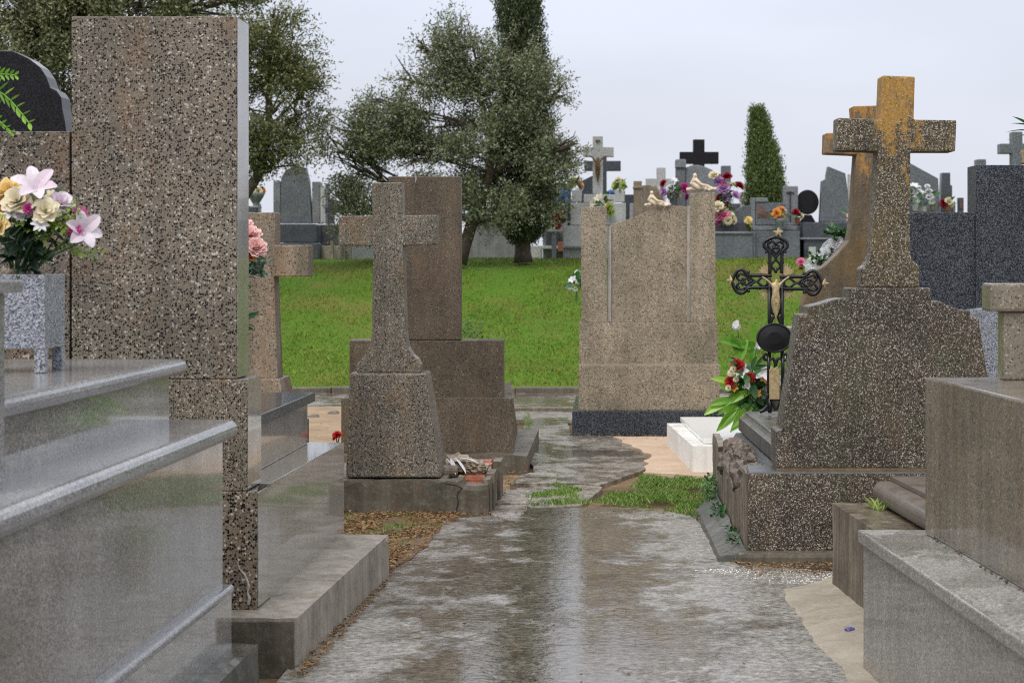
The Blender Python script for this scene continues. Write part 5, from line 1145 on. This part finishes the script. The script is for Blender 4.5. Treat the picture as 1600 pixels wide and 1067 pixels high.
oak('tall feathery grey green tree behind the black headstone', [(60,480,0,.2),(80,300,0,.17),(110,180,0,.12),(160,60,0,.08)],
    [(60,120,90,110),(20,180,60,60),(-30,80,80,120),(120,60,80,80),(100,170,40,60),(220,10,90,60),(300,-10,90,55),(350,0,45,40,0,.8),(60,30,90,60),(180,-30,100,60),(-10,20,70,60),(20,-40,120,50),(380,-5,40,30),(150,10,70,40),(260,0,80,35),(50,80,70,70),(90,30,70,60),(-20,100,60,80),(60,190,60,40)],
    27.0, M['lf_olive'], 30000, .06, name='juniper_tree', up=.9)
def cypress(label, x, yb, ytop, Y, prof, mat, N, trunk, group=None, skirt=None):
    base = W(x, yb, Y); root = thing('cypress_tree', label, 'tree', base, group); s = Y / F
    m = MB(); m.tube([base - Vector((0,0,.05)), W(x-1, yb-12, Y), W(x, (yb+ytop)/2, Y), W(x, ytop+20, Y)], [trunk*1.25, trunk, trunk*.6, .02], 10); m.build('trunk', M['bark'], root, smooth=True)
    ys_ = rng.uniform(0, 1, N); out = []; D = []
    pr = np.array(prof)   # rows: y px, xl, xr
    o_ = np.argsort(pr[:, 0]); pr = pr[o_]
    yy = pr[0, 0] + (pr[-1, 0] - pr[0, 0]) * ys_
    xl = np.interp(yy, pr[:, 0], pr[:, 1]); xr = np.interp(yy, pr[:, 0], pr[:, 2]); c = (xl + xr) / 2; hw = (xr - xl) / 2
    a = rng.uniform(0, 2*PI, N); r = rng.uniform(0, 1, N) ** .45
    wob = np.array([1 + .22 * noise.noise(Vector((math.cos(q)*1.5, math.sin(q)*1.5, t_*.045))) for q, t_ in zip(a, yy)])
    X = ((c - PX) + hw * r * wob * np.cos(a)) * s; YY = Y + hw * s * r * np.sin(a); Z = H + (PY - yy) * s
    P = np.stack([X, YY, Z], 1); D = np.stack([np.cos(a) * .45, np.sin(a) * .45, np.full(N, 1.0)], 1) + rng.normal(size=(N, 3)) * .16
    q, d = sprays(P, D, rng.uniform(.12, .3, N), 7, .04, .02); d = d + np.array([0, 0, .8])
    V, Fq = leaf_quads(q, d, .05 * rng.uniform(.6, 1.4, len(q)), .02 * rng.uniform(.7, 1.4, len(q)))
    np_mesh('crown', V, Fq, mat, root); return root
cypress('tall dark cypress rising above the frame behind the middle oak', 818, 406, -140, 33.2,
        [(-150,805,820),(-60,783,845),(0,777,842),(60,782,846),(110,782,850),(200,775,860),(300,768,866),(345,775,862),(370,786,850),(384,798,838)], M['lf_cyp2'], 12000, .14)
cypress('small bright green cypress in the far row right of the black cross', 1196, 408, 186, 37.2,
        [(182,1182,1184),(195,1179,1190),(212,1177,1198),(235,1174,1206),(262,1171,1214),(290,1169,1222),(330,1169,1225),(380,1172,1222),(400,1185,1210)], M['lf_cyp'], 9000, .09)
# green palm leaf and ornament at right edge
p = thing('palm_leaf_spray', 'dark green broad leaf spray at the right edge above the dark slab', 'plant', W(1625, 256, Yl + .1))
m = MB()
for x, y, dx, dz, L in ((1612,205,-1,.12,.16),(1612,200,-.8,.6,.14),(1615,210,-1,-.05,.17),(1620,190,-.3,1,.14),(1618,200,-.9,.3,.16)): m.leaf(W(x, y, Yl), (dx, -.2, dz), L, .028, .3, .2, 6)
m.tube([W(1625, 256, Yl + .1), W(1618, 205, Yl)], .006, 5); m.build('leaves', M['lf_mid'], p, keep=True)
vs = MB().lathe(W(1603, 257, Yl - .0 + .08), [(.02, 0), (.035, .01), (.02, .03), (.033, .07), (.028, .085), (.02, .08)], 14); tag(vs.build('brass_vase', M['gold'], smooth=True), 'small brass vase standing on the tall dark slab at the right edge', 'vase')
# ================================================================== WORLD, SUN, CAMERA
wd = bpy.data.worlds.new('World'); scene.world = wd; wd.use_nodes = True; nt = wd.node_tree; nt.nodes.clear()
def nn(t, **k):
    x = nt.nodes.new(t)
    for a, b in k.items(): setattr(x, a, b)
    return x
EL = math.radians(52); AZ = math.radians(200)      # compass azimuth from +Y, clockwise
sky = nn('ShaderNodeTexSky', sky_type='NISHITA'); sky.sun_disc = False; sky.sun_elevation = EL; sky.sun_rotation = AZ; sky.air_density = 1.5; sky.dust_density = 4; sky.ozone_density = 1.5
tc = nn('ShaderNodeTexCoord'); sx = nn('ShaderNodeSeparateXYZ'); nt.links.new(tc.outputs['Generated'], sx.inputs[0])
rp = nn('ShaderNodeValToRGB'); nt.links.new(sx.outputs[2], rp.inputs[0]); cr = rp.color_ramp
cols = [(0.0, (.585,.60,.655)), (.05, (.60,.625,.70)), (.13, (.615,.65,.75)), (.4, (.85,.87,.95)), (1.0, (1.0,1.0,1.0))]
while len(cr.elements) < len(cols): cr.elements.new(.5)
for e, (p_, c_) in zip(cr.elements, cols): e.position = p_; e.color = (*c_, 1)
mp = nn('ShaderNodeMapping'); nt.links.new(tc.outputs['Generated'], mp.inputs[0]); mp.inputs['Scale'].default_value = (1, 1, 3.5)
nz_ = nn('ShaderNodeTexNoise'); nt.links.new(mp.outputs[0], nz_.inputs[0]); nz_.inputs['Scale'].default_value = 3.2; nz_.inputs['Detail'].default_value = 5
mr_ = nn('ShaderNodeMapRange'); nt.links.new(nz_.outputs['Fac'], mr_.inputs[0]); mr_.inputs[1].default_value = .3; mr_.inputs[2].default_value = .7; mr_.inputs[3].default_value = 9.3; mr_.inputs[4].default_value = 10.7
vm = nn('ShaderNodeVectorMath', operation='SCALE'); nt.links.new(rp.outputs[0], vm.inputs[0]); nt.links.new(mr_.outputs[0], vm.inputs['Scale'])
mx = nn('ShaderNodeMix', data_type='RGBA'); mx.inputs[0].default_value = .95; nt.links.new(sky.outputs[0], mx.inputs[6]); nt.links.new(vm.outputs[0], mx.inputs[7])
bg = nn('ShaderNodeBackground'); bg.inputs[1].default_value = .1; nt.links.new(mx.outputs[2], bg.inputs[0])
wo = nn('ShaderNodeOutputWorld'); nt.links.new(bg.outputs[0], wo.inputs[0])
sl = bpy.data.lights.new('sun', 'SUN'); sl.energy = 1.5; sl.angle = math.radians(25); sl.color = (1, .97, .92)
so = bpy.data.objects.new('sun', sl); COL.objects.link(so)
d = Vector((math.sin(AZ)*math.cos(EL), math.cos(AZ)*math.cos(EL), math.sin(EL)))   # towards the sun
so.rotation_euler = (-d).to_track_quat('-Z', 'Y').to_euler(); so.location = d * 30
cam = bpy.data.cameras.new('camera'); co_ = bpy.data.objects.new('camera', cam); COL.objects.link(co_); scene.camera = co_
co_.location = (0, 0, H); co_.rotation_euler = (PI/2, 0, 0)
cam.sensor_width = 36; cam.lens = 36 * F / 1600; cam.shift_x = (800 - PX) / 1600; cam.shift_y = -(533.5 - PY) / 1600
cam.clip_start = .1; cam.clip_end = 1500
cam.dof.use_dof = True; cam.dof.focus_distance = 9.0; cam.dof.aperture_fstop = 7.5
scene.view_settings.view_transform = 'Standard'; scene.view_settings.look = 'None'; scene.view_settings.exposure = .36; scene.view_settings.gamma = 1
scene.cycles.use_denoising = False
scene.cycles.filter_width = 1.1
